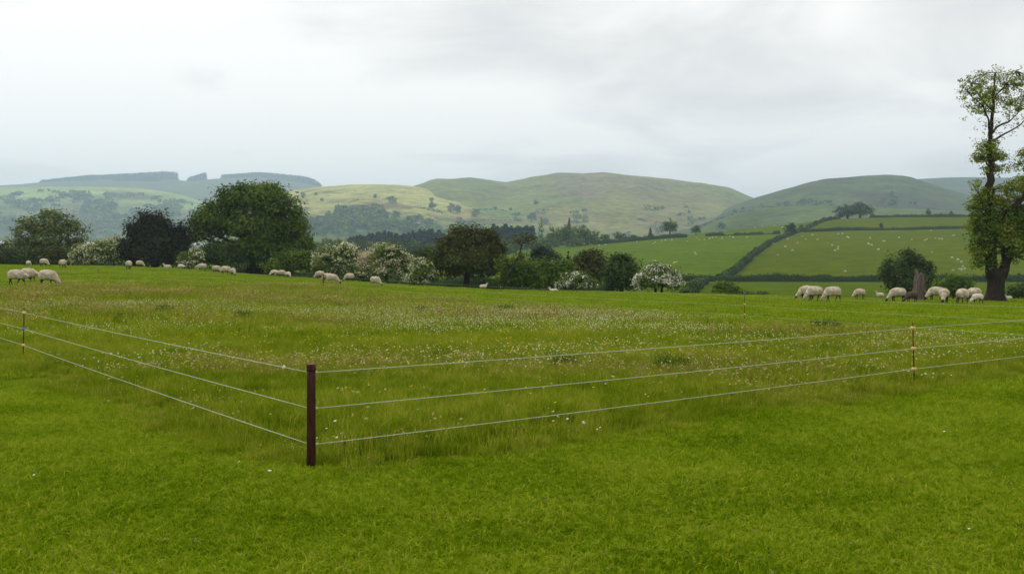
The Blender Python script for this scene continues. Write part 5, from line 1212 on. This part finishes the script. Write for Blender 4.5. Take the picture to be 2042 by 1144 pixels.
fi[(fi >= 2) & (y < 14)] = np.where(r.uniform(0, 1, ((fi >= 2) & (y < 14)).sum()) < .4, 0, 1)
k = (fi >= 0) & (pdx > 0.2); x, y, fi = x[k], y[k], fi[k]
# daisies close to the fence, in loose groups
g1 = [(373, 825), (395, 838), (455, 862), (650, 905), (668, 912), (1100, 850), (1112, 857), (1165, 868), (1180, 874), (1108, 862), (1098, 838), (760, 800), (720, 770), (850, 795), (1515, 792), (1350, 802), (1830, 765), (1860, 766), (1820, 764), (1805, 762), (1890, 763), (525, 790), (200, 820), (500, 930), (540, 972), (508, 982), (205, 785), (1885, 888), (1940, 1090), (55, 970), (930, 757), (990, 770), (800, 742), (1230, 790), (1450, 790), (700, 900), (655, 880), (580, 770), (1010, 840)]
gx, gy = [], []
for a, b_ in g1:
    d = CH * F / (b_ - HY)
    for _ in range(1 if b_ > 880 else 2): gx.append((a - CX) / F * d + r.normal(0, .07)); gy.append(d + r.normal(0, .12))
x = np.concatenate([x, gx]); y = np.concatenate([y, gy]); fi = np.concatenate([fi, np.zeros(len(gx), int)])
ins = paddock_dist(x, y) > -0.3
scl = r.uniform(0.75, 1.2, len(x)) * np.where(ins, 1, 0.75)
scatter('meadow_flowers', 'white and yellow wild flowers scattered through the meadow', np.stack([x, y, gz(x, y)], 1), fl, fi, scl, r.uniform(-.8, .8, len(x)), 'wildflowers')
# dark lush tussocks
for i, (px, py, w, lab) in enumerate([(327, 622, 15, 'dark green grass tussock at the left in the flowering meadow'), (485, 632, 12, 'small dark green grass tussock right of the left one in the meadow'), (745, 595, 12, 'dark green tussock below the sheep near the far post'),
                                      (1340, 738, 26, 'broad dark green tussock behind the right wires'), (1645, 643, 24, 'dark green tussock near the right end of the meadow'), (1125, 734, 18, 'faint green tussock behind the wires right of the corner post'), (1010, 606, 14, 'low dark tussock in the far middle of the meadow'), (840, 612, 10, 'tiny dark tussock in the far meadow left of centre')]):
    d = CH * F / (py + 6 - HY); x0 = (px - CX) / F * d; wd = w * d / F
    rr = np.random.default_rng(500 + i); V, Q, T, tn = blades(420, wd * 1.2, max(0.26, wd * 0.75), 0.006 * max(1, d / 22), rr, 0.6)
    o = link('grass_tussock', mesh('grass_tussock', V, [Q, T], [MAT['lush']], tone=np.concatenate([tn, tn])), loc=(x0, d, float(gz(x0, d)))); tag(o, lab, 'tussock', 'grass tussocks in the meadow')
# bits of dead leaf and thatch on the mown grass
lit = []
for i in range(3):
    rr = np.random.default_rng(600 + i); P = rr.normal(0, 0.02, (3 + i, 3)) * np.array([1, 1, .15]) + np.array([0, 0, 0.03]); V, Q = leaf_quads(P, np.tile([0, 0, 1.0], (len(P), 1)), 0.03, rr, up=1, jit=0.4, aspect=0.35)
    lit.append(mesh('leaf_bit_%d' % i, V, [Q], [MAT['litter']]))
x, y = frustum_pts(850, 4.8, 14, r); k = paddock_dist(x, y) < -0.5; x, y = x[k], y[k]
scatter('leaf_litter', 'scraps of dead leaf and thatch lying on the mown grass', np.stack([x, y, gz(x, y)], 1), lit, r.integers(0, 3, len(x)), r.uniform(.4, 1.2, len(x)), r.uniform(0, 6.28, len(x)), 'leaf litter')

# ------------------------------------------------------------------ haze
bm = bmesh.new(); bmesh.ops.create_cube(bm, size=1, matrix=Matrix.Translation((0, 4450, 210)) @ Matrix.Diagonal((19000, 10200, 640, 1)))
hm = bpy.data.meshes.new('haze'); bm.to_mesh(hm); bm.free()
m = newmat('haze_air'); t = m.node_tree
pv = N(t, 'ShaderNodeVolumePrincipled'); pv.inputs['Color'].default_value = (0.60, 0.79, 1.0, 1); pv.inputs['Density'].default_value = 1.75e-4; pv.inputs['Density Attribute'].default_value = ''; pv.inputs['Temperature Attribute'].default_value = ''; pv.inputs['Anisotropy'].default_value = 0.45
ov = N(t, 'ShaderNodeOutputMaterial'); t.links.new(pv.outputs[0], ov.inputs['Volume'])
m.cycles.homogeneous_volume = True
hm.materials.append(m); hz = link('haze', hm); tag(hz, 'pale blue haze hanging over the far hills', 'haze', kind='stuff')
